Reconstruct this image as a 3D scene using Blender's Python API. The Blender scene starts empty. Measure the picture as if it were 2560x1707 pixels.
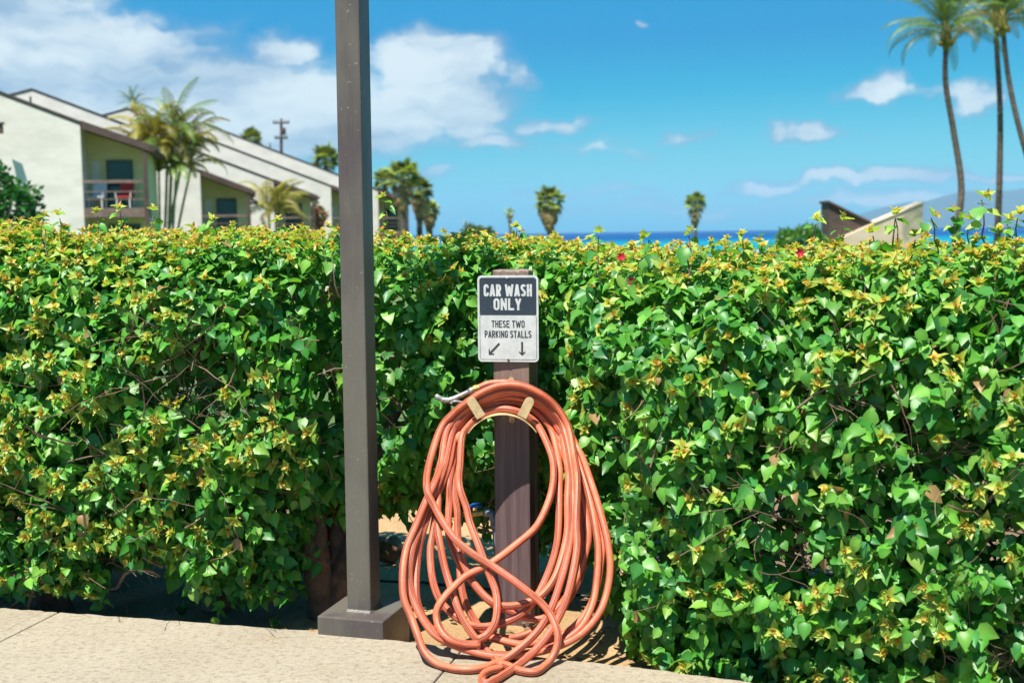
import bpy, bmesh, math, random
import numpy as np
from mathutils import Vector, Matrix

random.seed(7)
rng = np.random.default_rng(11)
R = math.radians
scene = bpy.context.scene
COL = scene.collection

# ------------------------------------------------------------------ camera
FPX, CX, CY = 3000.0, 1280.0, 853.5          # focal length and centre, photo pixels
EYE = Vector((0.0, 0.0, 1.55))
CROT = Matrix.Rotation(R(90 - 5.17), 4, 'X') @ Matrix.Rotation(R(-0.81), 4, 'Z')
cam_data = bpy.data.cameras.new('camera')
cam = bpy.data.objects.new('camera', cam_data)
COL.objects.link(cam)
cam.matrix_world = Matrix.Translation(EYE) @ CROT
cam_data.sensor_width = 36.0
cam_data.lens = 36.0 * FPX / 2560.0
cam_data.clip_start = 0.05
cam_data.clip_end = 120000
cam_data.dof.use_dof = True
cam_data.dof.focus_distance = 4.7
cam_data.dof.aperture_fstop = 3.2
scene.camera = cam

# ------------------------------------------------------------------ light
SUN_EL, SUN_AZ = 66.0, 211.0                  # azimuth clockwise from +Y: left, a little behind the camera
sd = Vector((math.sin(R(SUN_AZ)) * math.cos(R(SUN_EL)), math.cos(R(SUN_AZ)) * math.cos(R(SUN_EL)), math.sin(R(SUN_EL))))
sun_data = bpy.data.lights.new('sun', 'SUN')
sun_data.energy = 5.0
sun_data.angle = R(0.53)
sun_data.color = (1.0, 0.95, 0.87)
sun = bpy.data.objects.new('sun', sun_data)
COL.objects.link(sun)
sun.location = (0, 0, 30)
sun.rotation_euler = (-sd).to_track_quat('-Z', 'Y').to_euler()
scene.view_settings.view_transform = 'Standard'
scene.view_settings.look = 'None'
scene.view_settings.gamma = 1.0
scene.view_settings.exposure = 1.05
scene.view_settings.use_curve_mapping = False
scene.cycles.use_denoising = True
scene.cycles.max_bounces = 8
scene.cycles.transmission_bounces = 6
scene.cycles.transparent_max_bounces = 8
scene.cycles.volume_bounces = 0
scene.cycles.sample_clamp_indirect = 6.0


def ray(px, py):
    d = Vector(((px - CX) / FPX, -(py - CY) / FPX, -1.0))
    return (CROT.to_3x3() @ d).normalized()


def at(px, py, Y):
    d = ray(px, py)
    return EYE + d * (Y / d.y)


def at_z(px, py, z):
    d = ray(px, py)
    return EYE + d * ((z - EYE.z) / d.z)


def to_px(P):
    """world points (N,3) -> photo pixels and depth"""
    Rm = np.array(CROT.to_3x3())
    L = (np.asarray(P) - np.array(EYE)) @ Rm
    dep = -L[:, 2]
    return CX + FPX * L[:, 0] / dep, CY - FPX * L[:, 1] / dep, dep


D = 2560.0 / 2352.0                            # display pixel -> photo pixel


# ------------------------------------------------------------------ node helpers
def N(nt, kind, **kw):
    n = nt.nodes.new(kind)
    for k, v in kw.items():
        if k == 'inputs':
            for i, x in v.items():
                n.inputs[i].default_value = x
        else:
            setattr(n, k, v)
    return n


def math_n(nt, op, a, b=None, clamp=False):
    n = nt.nodes.new('ShaderNodeMath')
    n.operation = op
    n.use_clamp = clamp
    for i, x in enumerate((a, b)):
        if x is None:
            continue
        if isinstance(x, (int, float)):
            n.inputs[i].default_value = x
        else:
            nt.links.new(x, n.inputs[i])
    return n.outputs[0]


def vmath(nt, op, a, b=None):
    n = nt.nodes.new('ShaderNodeVectorMath')
    n.operation = op
    for i, x in enumerate((a, b)):
        if x is None:
            continue
        if isinstance(x, (tuple, list)):
            n.inputs[i].default_value = x
        else:
            nt.links.new(x, n.inputs[i])
    return n


def smooth(nt, x, lo, hi):
    n = nt.nodes.new('ShaderNodeMapRange')
    n.interpolation_type = 'SMOOTHSTEP'
    n.inputs[1].default_value = lo
    n.inputs[2].default_value = hi
    nt.links.new(x, n.inputs[0])
    return n.outputs[0]


def mixc(nt, fac, a, b, blend='MIX'):
    n = nt.nodes.new('ShaderNodeMix')
    n.data_type = 'RGBA'
    n.blend_type = blend
    for sock, x in ((n.inputs[0], fac), (n.inputs[6], a), (n.inputs[7], b)):
        if isinstance(x, (int, float)):
            sock.default_value = x
        elif isinstance(x, (tuple, list)):
            sock.default_value = (*x[:3], 1)
        else:
            nt.links.new(x, sock)
    return n.outputs[2]


def noise(nt, vec, scale, detail=4.0, rough=0.55, dist=0.0):
    n = nt.nodes.new('ShaderNodeTexNoise')
    n.inputs['Scale'].default_value = scale
    n.inputs['Detail'].default_value = detail
    n.inputs['Roughness'].default_value = rough
    n.inputs['Distortion'].default_value = dist
    if vec is not None:
        nt.links.new(vec, n.inputs['Vector'])
    return n.outputs[0]


# ------------------------------------------------------------------ sky
world = bpy.data.worlds.new('World')
scene.world = world
world.use_nodes = True
wt = world.node_tree
wt.nodes.clear()
SKY_STR = 0.10
sky = N(wt, 'ShaderNodeTexSky', sky_type='NISHITA', sun_disc=False, sun_elevation=R(SUN_EL), sun_rotation=R(SUN_AZ),
        altitude=10, air_density=1.0, dust_density=0.35, ozone_density=3.0)
# grade of the clear sky: deep azure overhead, pale cyan low down, driven by the sky's own brightness
sg = N(wt, 'ShaderNodeSeparateColor')
wt.links.new(sky.outputs[0], sg.inputs[0])
gl = math_n(wt, 'MULTIPLY', math_n(wt, 'POWER', math_n(wt, 'MULTIPLY', sg.outputs[1], 0.17), 1.9), 0.294)
gl = math_n(wt, 'MAXIMUM', gl, 0.16)
gr = math_n(wt, 'MAXIMUM', math_n(wt, 'MULTIPLY', math_n(wt, 'SUBTRACT', gl, 0.224), 0.58), 0.001)
gb = math_n(wt, 'MINIMUM', math_n(wt, 'ADD', math_n(wt, 'MULTIPLY', gl, 0.43), 0.27), math_n(wt, 'MULTIPLY', gl, 2.3))
sc_ = N(wt, 'ShaderNodeCombineColor')
for i_, x_ in enumerate((gr, gl, gb)):
    wt.links.new(x_, sc_.inputs[i_])
clear_sky = vmath(wt, 'MULTIPLY', sc_.outputs[0], (1 / SKY_STR,) * 3).outputs[0]
tc = N(wt, 'ShaderNodeTexCoord')
sep = N(wt, 'ShaderNodeSeparateXYZ')
nrm_dir = vmath(wt, 'NORMALIZE', tc.outputs['Generated'])
wt.links.new(nrm_dir.outputs[0], sep.inputs[0])
az = math_n(wt, 'ARCTAN2', sep.outputs[0], sep.outputs[1])
el = math_n(wt, 'ARCSINE', sep.outputs[2])
comb = N(wt, 'ShaderNodeCombineXYZ')
wt.links.new(math_n(wt, 'MULTIPLY', az, 3.0), comb.inputs[0])
wt.links.new(math_n(wt, 'MULTIPLY', el, 3.0), comb.inputs[1])
# soft wandering of the cloud outlines
wob = N(wt, 'ShaderNodeTexNoise', inputs={'Scale': 5.5, 'Detail': 5.0, 'Roughness': 0.6})
wt.links.new(comb.outputs[0], wob.inputs['Vector'])
wsub = vmath(wt, 'SUBTRACT', wob.outputs['Color'], (0.5, 0.5, 0.5))
wsc = vmath(wt, 'MULTIPLY', wsub.outputs[0], (0.24, 0.13, 0.0))
P = vmath(wt, 'ADD', comb.outputs[0], wsc.outputs[0]).outputs[0]


def sky_uv(dx, dy):
    d = ray(dx * D, dy * D)
    return math.atan2(d.x, d.y) * 3.0, math.asin(d.z) * 3.0


CLOUDS = [  # centre x, y, half width, half height in display pixels, weight
    (-150, 60, 520, 210, 1.5), (120, 150, 480, 180, 1.5), (480, 240, 520, 150, 1.5), (760, 290, 420, 110, 1.3),
    (640, 110, 120, 50, .95), (330, 50, 130, 55, .8), (1000, 150, 210, 100, 1.5), (1010, 240, 230, 100, 1.5), (1060, 290, 190, 60, 1.0), (930, 330, 240, 40, .8), (1250, 290, 130, 34, .9), (1120, 330, 150, 36, .85), (1180, 180, 60, 60, .8),
    (2025, 195, 110, 50, 1.15), (2245, 215, 80, 55, 1.1), (1855, 308, 105, 34, .95), (1560, 322, 100, 28, .85),
    (1470, 352, 110, 28, .75), (1355, 352, 70, 22, .7), (1970, 320, 40, 16, .7), (2080, 402, 150, 26, 1.1), (1930, 412, 170, 24, 1.1), (2260, 410, 150, 20, .95),
    (1760, 430, 170, 22, .9), (1990, 460, 380, 30, .85), (1300, 440, 300, 22, .55), (1400, 340, 260, 40, .55), (1020, 400, 70, 22, .65), (1480, 55, 26, 14, .75), (1500, 478, 900, 34, .55), (2150, 205, 120, 24, .5)]
field = None
for cx_, cy_, rx_, ry_, w_ in CLOUDS:
    u0, v0 = sky_uv(cx_, cy_)
    sx, sy = rx_ * D / 1000.0, ry_ * D / 1000.0
    dlt = vmath(wt, 'SUBTRACT', P, (u0, v0, 0)).outputs[0]
    ln = vmath(wt, 'MULTIPLY', dlt, (1 / sx, 1 / sy, 0)).outputs[0]
    le = vmath(wt, 'LENGTH', ln).outputs[1]
    bl = math_n(wt, 'MULTIPLY', smooth(wt, le, 1.25, 0.15), w_)
    field = bl if field is None else math_n(wt, 'MAXIMUM', field, bl)
# the same sort of drifting cloud carries on round the rest of the sky
low = noise(wt, vmath(wt, 'MULTIPLY', comb.outputs[0], (0.8, 1.9, 1)).outputs[0], 1.0, 3.0)
side = smooth(wt, math_n(wt, 'ABSOLUTE', az), 0.46, 0.62)
field = math_n(wt, 'MAXIMUM', field, math_n(wt, 'MULTIPLY', math_n(wt, 'MULTIPLY', smooth(wt, low, 0.5, 0.72), side), 1.2))
stretch = vmath(wt, 'MULTIPLY', P, (0.55, 1.35, 1)).outputs[0]
fb = noise(wt, stretch, 6.0, 8.0, 0.58)
fb2 = noise(wt, vmath(wt, 'ADD', vmath(wt, 'MULTIPLY', P, (0.45, 1.6, 1)).outputs[0], (3.1, 7.7, 0)).outputs[0], 4.2, 6.0, 0.55)
dens = smooth(wt, math_n(wt, 'ADD', field, math_n(wt, 'MULTIPLY', math_n(wt, 'SUBTRACT', fb, 0.5), 1.9)), 0.18, 1.02)
dens = math_n(wt, 'MULTIPLY', dens, smooth(wt, field, 0.02, 0.3))
dens = math_n(wt, 'MULTIPLY', dens, 0.94)
bright = smooth(wt, math_n(wt, 'ADD', math_n(wt, 'MULTIPLY', dens, 0.35), math_n(wt, 'MULTIPLY', fb2, 1.0)), 0.62, 0.93)
K = 1.0 / SKY_STR
ccol = mixc(wt, bright, (0.14 * K, 0.225 * K, 0.325 * K), (0.425 * K, 0.475 * K, 0.49 * K))
final = mixc(wt, dens, clear_sky, ccol)
bg = N(wt, 'ShaderNodeBackground', inputs={'Strength': SKY_STR})
wt.links.new(final, bg.inputs['Color'])
wo = N(wt, 'ShaderNodeOutputWorld')
wt.links.new(bg.outputs[0], wo.inputs['Surface'])


# ------------------------------------------------------------------ materials
def new_mat(name):
    m = bpy.data.materials.new(name)
    m.use_nodes = True
    nt = m.node_tree
    return m, nt, nt.nodes['Principled BSDF']


def plain(name, col, rough=0.6, metal=0.0, var=0.25, scale=6.0, bump=0.0, bscale=40.0, spec=0.5, col2=None, stretch=(1, 1, 1)):
    """colour with blotchy variation and fine relief"""
    m, nt, b = new_mat(name)
    tcn = N(nt, 'ShaderNodeTexCoord')
    v = vmath(nt, 'MULTIPLY', tcn.outputs['Object'], stretch).outputs[0]
    n1 = noise(nt, v, scale, 5.0, 0.6)
    dark = tuple(c * (1 - var) for c in col) if col2 is None else col2
    lite = tuple(min(1, c * (1 + var * 0.7)) for c in col)
    c = mixc(nt, smooth(nt, n1, 0.3, 0.7), dark, lite)
    nt.links.new(c, b.inputs['Base Color'])
    b.inputs['Roughness'].default_value = rough
    b.inputs['Metallic'].default_value = metal
    b.inputs['Specular IOR Level'].default_value = spec
    if bump:
        bn = N(nt, 'ShaderNodeBump', inputs={'Strength': bump, 'Distance': 0.01})
        nt.links.new(noise(nt, v, bscale, 4.0, 0.6), bn.inputs['Height'])
        nt.links.new(bn.outputs[0], b.inputs['Normal'])
    return m


def leaf_mat(name, rough=0.43, trans=0.40, spec=0.5, attr=True, col=None, var=0.3):
    m, nt, b = new_mat(name)
    out = nt.nodes['Material Output']
    if attr:
        a = N(nt, 'ShaderNodeAttribute', attribute_name='Col').outputs['Color']
    else:
        oi = N(nt, 'ShaderNodeObjectInfo')
        a = mixc(nt, oi.outputs['Random'], tuple(c * (1 - var) for c in col), tuple(c * (1 + var) for c in col))
    geo = N(nt, 'ShaderNodeNewGeometry')
    n1 = noise(nt, geo.outputs['Position'], 45.0 if attr else 2.0, 3.0)
    a = mixc(nt, 0.35, a, mixc(nt, smooth(nt, n1, 0.3, 0.7), (0.45, 0.45, 0.45), (0.62, 0.62, 0.62)), 'OVERLAY') if attr else a
    nt.links.new(a, b.inputs['Base Color'])
    b.inputs['Roughness'].default_value = rough
    b.inputs['Specular IOR Level'].default_value = spec
    tr = N(nt, 'ShaderNodeBsdfTranslucent')
    tcol = mixc(nt, 1.0, a, (1.25, 1.15, 0.55), 'MULTIPLY')
    nt.links.new(tcol, tr.inputs['Color'])
    mx = N(nt, 'ShaderNodeMixShader', inputs={0: trans})
    nt.links.new(b.outputs[0], mx.inputs[1])
    nt.links.new(tr.outputs[0], mx.inputs[2])
    nt.links.new(mx.outputs[0], out.inputs['Surface'])
    return m


M = {}
M['leaf'] = leaf_mat('hedge_leaf')
M['bark'] = plain('bark', (0.11, 0.066, 0.045), 0.85, var=0.5, scale=14, bump=0.7, bscale=60)
M['twig'] = plain('twig', (0.19, 0.12, 0.08), 0.8, var=0.5, scale=9)
M['stuccowhite'] = plain('white_painted_block', (0.70, 0.65, 0.58), 0.85, var=0.10, scale=1.0, bump=0.55, bscale=4.5, stretch=(0.8, 0.8, 1.6))
M['brown_trim'] = plain('brown_trim_paint', (0.085, 0.05, 0.04), 0.6, var=0.3, scale=2)
M['roof'] = plain('dark_roof_shingle', (0.06, 0.045, 0.042), 0.8, var=0.4, scale=4)
M['cream'] = plain('cream_wall_paint', (0.64, 0.59, 0.31), 0.8, var=0.1, scale=1.5)
M['green_door'] = plain('dark_green_door', (0.012, 0.06, 0.05), 0.35, var=0.3, scale=1)
M['glass'] = plain('dark_window_glass', (0.01, 0.045, 0.04), 0.08, var=0.3, scale=1)
M['rail'] = plain('railing_wood', (0.19, 0.125, 0.10), 0.7, var=0.3, scale=3)
M['red_cloth'] = plain('red_cushion', (0.5, 0.03, 0.03), 0.8, scale=3)
M['white_cloth'] = plain('pale_sling_fabric', (0.62, 0.66, 0.72), 0.8, var=0.2, scale=3)
M['white_metal'] = plain('white_metal', (0.7, 0.7, 0.68), 0.4, var=0.1)
M['pole_wood'] = plain('weathered_pole_wood', (0.07, 0.05, 0.045), 0.9, var=0.4, scale=3)
M['palm_trunk'] = plain('palm_trunk', (0.11, 0.085, 0.065), 0.9, var=0.5, scale=3, bump=0.6, bscale=8, stretch=(1, 1, 4))
M['coco_frond'] = leaf_mat('coconut_frond', 0.4, 0.25, attr=False, col=(0.115, 0.19, 0.03), var=0.5)
M['gold_frond'] = leaf_mat('golden_frond', 0.45, 0.3, attr=False, col=(0.30, 0.27, 0.045), var=0.5)
M['fan_frond'] = leaf_mat('fan_palm_frond', 0.45, 0.25, attr=False, col=(0.20, 0.26, 0.05), var=0.6)
M['dead_frond'] = leaf_mat('dead_palm_frond', 0.8, 0.2, attr=False, col=(0.46, 0.32, 0.14), var=0.45)
M['cane_stem'] = plain('cane_palm_stem', (0.34, 0.31, 0.17), 0.7, var=0.35, scale=3, stretch=(1, 1, 4))
M['tan_wall'] = plain('tan_stucco', (0.52, 0.42, 0.30), 0.9, var=0.15, scale=1, bump=0.4, bscale=9)
M['brown_clad'] = plain('brown_wood_cladding', (0.075, 0.048, 0.038), 0.8, var=0.4, scale=2, stretch=(1, 1, 6))
M['brass'] = plain('brass', (0.62, 0.42, 0.13), 0.35, metal=0.9, var=0.35, scale=60)
M['zinc'] = plain('cast_zinc', (0.42, 0.41, 0.40), 0.42, metal=0.75, var=0.4, scale=70)
M['hanger'] = plain('beige_steel_hanger', (0.56, 0.42, 0.22), 0.5, var=0.22, scale=25, bump=0.15, bscale=120)
M['pvc'] = plain('grey_pvc', (0.17, 0.19, 0.22), 0.5, var=0.35, scale=20)
M['blue_plastic'] = plain('blue_handle', (0.01, 0.09, 0.38), 0.4)
M['black_tube'] = plain('black_poly_tube', (0.02, 0.02, 0.02), 0.5)
M['rock'] = plain('brown_rock', (0.26, 0.15, 0.09), 0.85, var=0.5, scale=12, bump=0.8, bscale=30)
M['rust'] = plain('rusty_steel', (0.20, 0.09, 0.04), 0.8, var=0.5, scale=80)
M['bolt'] = plain('zinc_bolt', (0.55, 0.52, 0.46), 0.4, metal=0.6, var=0.3, scale=80)
M['ink'] = plain('faded_black_print', (0.030, 0.034, 0.042), 0.55, var=0.35, scale=90)
M['flower'] = leaf_mat('red_flower', 0.6, 0.3, attr=False, col=(0.55, 0.015, 0.04), var=0.2)
M['litter'] = leaf_mat('dry_leaf', 0.8, 0.1, attr=False, col=(0.22, 0.14, 0.06), var=0.6)


def mk_column_paint():
    m, nt, b = new_mat('column_brown_grey_paint')
    tcn = N(nt, 'ShaderNodeTexCoord')
    v = tcn.outputs['Object']
    big = noise(nt, vmath(nt, 'MULTIPLY', v, (3, 3, 0.9)).outputs[0], 1.3, 3.0)
    c = mixc(nt, smooth(nt, big, 0.42, 0.62), (0.108, 0.098, 0.080), (0.070, 0.056, 0.054))
    streak = noise(nt, vmath(nt, 'MULTIPLY', v, (160, 160, 7)).outputs[0], 1.0, 3.0)
    c = mixc(nt, math_n(nt, 'MULTIPLY', smooth(nt, streak, 0.5, 0.8), 0.16), c, (0.22, 0.20, 0.17))
    # pale scuffs and chips
    sc = noise(nt, vmath(nt, 'MULTIPLY', v, (34, 34, 60)).outputs[0], 1.0, 5.0, 0.7, 1.2)
    c = mixc(nt, math_n(nt, 'MULTIPLY', smooth(nt, sc, 0.65, 0.69), 0.7), c, (0.42, 0.38, 0.32))
    nt.links.new(c, b.inputs['Base Color'])
    nt.links.new(math_n(nt, 'ADD', math_n(nt, 'MULTIPLY', big, 0.25), 0.30), b.inputs['Roughness'])
    bn = N(nt, 'ShaderNodeBump', inputs={'Strength': 0.25, 'Distance': 0.004})
    nt.links.new(noise(nt, vmath(nt, 'MULTIPLY', v, (90, 90, 45)).outputs[0], 1.0, 3.0), bn.inputs['Height'])
    nt.links.new(bn.outputs[0], b.inputs['Normal'])
    return m


def mk_post_wood():
    m, nt, b = new_mat('painted_timber_post')
    tcn = N(nt, 'ShaderNodeTexCoord')
    v = tcn.outputs['Object']
    grain = noise(nt, vmath(nt, 'MULTIPLY', v, (70, 70, 2.2)).outputs[0], 1.0, 5.0, 0.65)
    c = mixc(nt, smooth(nt, grain, 0.35, 0.7), (0.088, 0.052, 0.055), (0.150, 0.100, 0.100))
    # bare weathered timber towards the sawn top and in worn patches
    sepn = N(nt, 'ShaderNodeSeparateXYZ')
    nt.links.new(v, sepn.inputs[0])
    worn = noise(nt, vmath(nt, 'MULTIPLY', v, (14, 14, 5)).outputs[0], 1.0, 5.0, 0.7)
    hgt = smooth(nt, math_n(nt, 'ADD', sepn.outputs[2], math_n(nt, 'MULTIPLY', worn, 0.28)), 1.03, 1.16)
    c = mixc(nt, math_n(nt, 'MULTIPLY', hgt, 0.65), c, mixc(nt, grain, (0.14, 0.085, 0.06), (0.36, 0.26, 0.19)))
    sc = noise(nt, vmath(nt, 'MULTIPLY', v, (30, 30, 36)).outputs[0], 1.0, 4.0, 0.65, 1.5)
    c = mixc(nt, math_n(nt, 'MULTIPLY', smooth(nt, sc, 0.71, 0.76), 0.7), c, (0.40, 0.34, 0.32))
    nt.links.new(c, b.inputs['Base Color'])
    b.inputs['Roughness'].default_value = 0.55
    bn = N(nt, 'ShaderNodeBump', inputs={'Strength': 0.5, 'Distance': 0.004})
    nt.links.new(grain, bn.inputs['Height'])
    nt.links.new(bn.outputs[0], b.inputs['Normal'])
    return m


def mk_concrete():
    m, nt, b = new_mat('exposed_concrete')
    tcn = N(nt, 'ShaderNodeTexCoord')
    v = tcn.outputs['Object']
    oi = N(nt, 'ShaderNodeObjectInfo')
    big = noise(nt, v, 1.4, 6.0, 0.62)
    mid = noise(nt, vmath(nt, 'MULTIPLY', v, (14, 17, 9)).outputs[0], 1.0, 6.0, 0.7)
    fine = noise(nt, v, 95.0, 5.0, 0.78)
    c = mixc(nt, smooth(nt, big, 0.3, 0.7), (0.25, 0.203, 0.136), (0.318, 0.266, 0.187))
    c = mixc(nt, math_n(nt, 'MULTIPLY', smooth(nt, mid, 0.46, 0.75), 0.55), c, (0.25, 0.20, 0.14))
    c = mixc(nt, math_n(nt, 'MULTIPLY', smooth(nt, fine, 0.52, 0.64), 0.6), c, (0.17, 0.14, 0.105))
    c = mixc(nt, math_n(nt, 'MULTIPLY', smooth(nt, noise(nt, v, 120.0, 3.0), 0.60, 0.68), 0.6), c, (0.50, 0.47, 0.40))
    c = mixc(nt, math_n(nt, 'MULTIPLY', oi.outputs['Random'], 0.3), c, (0.34, 0.31, 0.26))
    stain = noise(nt, vmath(nt, 'ADD', v, (5, 9, 0)).outputs[0], 2.6, 5.0, 0.7)
    c = mixc(nt, math_n(nt, 'MULTIPLY', smooth(nt, stain, 0.56, 0.72), 0.55), c, (0.25, 0.18, 0.11))
    mot = noise(nt, vmath(nt, 'MULTIPLY', v, (1, 1.3, 1)).outputs[0], 34.0, 7.0, 0.75)
    c = mixc(nt, math_n(nt, 'MULTIPLY', smooth(nt, mot, 0.50, 0.62), 0.7), c, (0.17, 0.13, 0.085))
    c = mixc(nt, math_n(nt, 'MULTIPLY', smooth(nt, mot, 0.46, 0.34), 0.45), c, (0.38, 0.33, 0.245))
    nt.links.new(c, b.inputs['Base Color'])
    b.inputs['Roughness'].default_value = 0.9
    bn = N(nt, 'ShaderNodeBump', inputs={'Strength': 0.75, 'Distance': 0.006})
    h = math_n(nt, 'ADD', math_n(nt, 'MULTIPLY', fine, 0.6), mid)
    nt.links.new(h, bn.inputs['Height'])
    nt.links.new(bn.outputs[0], b.inputs['Normal'])
    return m


def mk_ground():
    m, nt, b = new_mat('soil_and_lawn')
    tcn = N(nt, 'ShaderNodeTexCoord')
    v = tcn.outputs['Object']
    big = noise(nt, v, 2.4, 6.0, 0.65)
    fine = noise(nt, v, 85.0, 4.0, 0.7)
    c = mixc(nt, smooth(nt, big, 0.35, 0.65), (0.40, 0.25, 0.115), (0.52, 0.34, 0.165))
    c = mixc(nt, math_n(nt, 'MULTIPLY', smooth(nt, fine, 0.5, 0.7), 0.7), c, (0.22, 0.125, 0.06))
    sepn = N(nt, 'ShaderNodeSeparateXYZ')
    nt.links.new(v, sepn.inputs[0])
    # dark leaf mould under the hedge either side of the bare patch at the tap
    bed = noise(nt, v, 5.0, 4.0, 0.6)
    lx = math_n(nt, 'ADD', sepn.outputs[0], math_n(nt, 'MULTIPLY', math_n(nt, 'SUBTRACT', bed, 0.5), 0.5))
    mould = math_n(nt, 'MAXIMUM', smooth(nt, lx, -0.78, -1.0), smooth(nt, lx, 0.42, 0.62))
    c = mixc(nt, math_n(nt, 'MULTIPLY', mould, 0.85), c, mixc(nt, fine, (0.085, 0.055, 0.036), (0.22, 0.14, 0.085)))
    grass = smooth(nt, sepn.outputs[1], 7.5, 9.0)
    c = mixc(nt, grass, c, mixc(nt, noise(nt, v, 0.7, 6.0), (0.05, 0.10, 0.02), (0.10, 0.15, 0.035)))
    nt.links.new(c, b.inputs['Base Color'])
    b.inputs['Roughness'].default_value = 0.95
    bn = N(nt, 'ShaderNodeBump', inputs={'Strength': 0.8, 'Distance': 0.02})
    nt.links.new(math_n(nt, 'ADD', fine, bed), bn.inputs['Height'])
    nt.links.new(bn.outputs[0], b.inputs['Normal'])
    return m


def mk_sea():
    m, nt, b = new_mat('sea_water')
    tcn = N(nt, 'ShaderNodeTexCoord')
    v = tcn.outputs['Object']
    sepn = N(nt, 'ShaderNodeSeparateXYZ')
    nt.links.new(v, sepn.inputs[0])
    wv = noise(nt, vmath(nt, 'MULTIPLY', v, (0.0012, 0.0035, 1)).outputs[0], 1.0, 4.0)
    yy = math_n(nt, 'ADD', sepn.outputs[1], math_n(nt, 'MULTIPLY', math_n(nt, 'SUBTRACT', wv, 0.5), 900.0))
    c = mixc(nt, smooth(nt, yy, 900, 1900), (0.0, 0.20, 0.27), (0.0, 0.045, 0.17))
    nt.links.new(c, b.inputs['Base Color'])
    b.inputs['Roughness'].default_value = 0.5
    b.inputs['Specular IOR Level'].default_value = 0.12
    bn = N(nt, 'ShaderNodeBump', inputs={'Strength': 0.4, 'Distance': 1.0})
    nt.links.new(noise(nt, vmath(nt, 'MULTIPLY', v, (0.05, 0.16, 1)).outputs[0], 1.0, 5.0), bn.inputs['Height'])
    nt.links.new(bn.outputs[0], b.inputs['Normal'])
    return m


def mk_hose():
    m, nt, b = new_mat('coral_rubber_hose')
    a = N(nt, 'ShaderNodeAttribute', attribute_name='ang').outputs['Fac']
    geo = N(nt, 'ShaderNodeNewGeometry')
    n1 = noise(nt, geo.outputs['Position'], 9.0, 4.0)
    c = mixc(nt, smooth(nt, n1, 0.3, 0.7), (0.50, 0.100, 0.046), (0.58, 0.150, 0.072))
    c = mixc(nt, math_n(nt, 'MULTIPLY', smooth(nt, noise(nt, geo.outputs['Position'], 60.0, 4.0, 0.7), 0.50, 0.70), 0.35), c, (0.54, 0.27, 0.18))
    c = mixc(nt, math_n(nt, 'MULTIPLY', smooth(nt, noise(nt, geo.outputs['Position'], 130.0, 3.0, 0.7), 0.60, 0.70), 0.45), c, (0.24, 0.10, 0.06))
    line = math_n(nt, 'COMPARE', a, 0.5)
    line.node.inputs[2].default_value = 0.026
    l2 = math_n(nt, 'COMPARE', a, 0.435)
    l2.node.inputs[2].default_value = 0.014
    ln = math_n(nt, 'MAXIMUM', line, l2)
    c = mixc(nt, math_n(nt, 'MULTIPLY', ln, 0.85), c, (0.07, 0.025, 0.02))
    nt.links.new(c, b.inputs['Base Color'])
    b.inputs['Roughness'].default_value = 0.5
    b.inputs['Specular IOR Level'].default_value = 0.4
    return m


def mk_sign(name, base, chip, amount):
    m, nt, b = new_mat(name)
    tcn = N(nt, 'ShaderNodeTexCoord')
    v = tcn.outputs['Object']
    n1 = noise(nt, v, 18.0, 5.0, 0.7)
    c = mixc(nt, smooth(nt, n1, 0.3, 0.75), tuple(x * 0.85 for x in base), tuple(min(1, x * 1.1) for x in base))
    s1 = noise(nt, v, 150.0, 3.0, 0.7)
    s2 = noise(nt, vmath(nt, 'MULTIPLY', v, (60, 60, 220)).outputs[0], 1.0, 3.0, 0.6, 2.0)
    sp = math_n(nt, 'MAXIMUM', smooth(nt, s1, 0.64, 0.72), smooth(nt, s2, 0.68, 0.75))
    c = mixc(nt, math_n(nt, 'MULTIPLY', sp, amount), c, chip)
    nt.links.new(c, b.inputs['Base Color'])
    b.inputs['Roughness'].default_value = 0.45
    return m


M['column'] = mk_column_paint()
M['post'] = mk_post_wood()
M['concrete'] = mk_concrete()
M['ground'] = mk_ground()
M['sea'] = mk_sea()
M['hose'] = mk_hose()
M['sign_white'] = mk_sign('sign_white_enamel', (0.52, 0.53, 0.52), (0.36, 0.34, 0.30), 0.6)
M['sign_dark'] = mk_sign('sign_slate_panel', (0.022, 0.034, 0.052), (0.30, 0.34, 0.38), 0.65)
M['hills'] = plain('far_island_slope', (0.025, 0.045, 0.035), 0.95, var=0.4, scale=0.0006)


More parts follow.
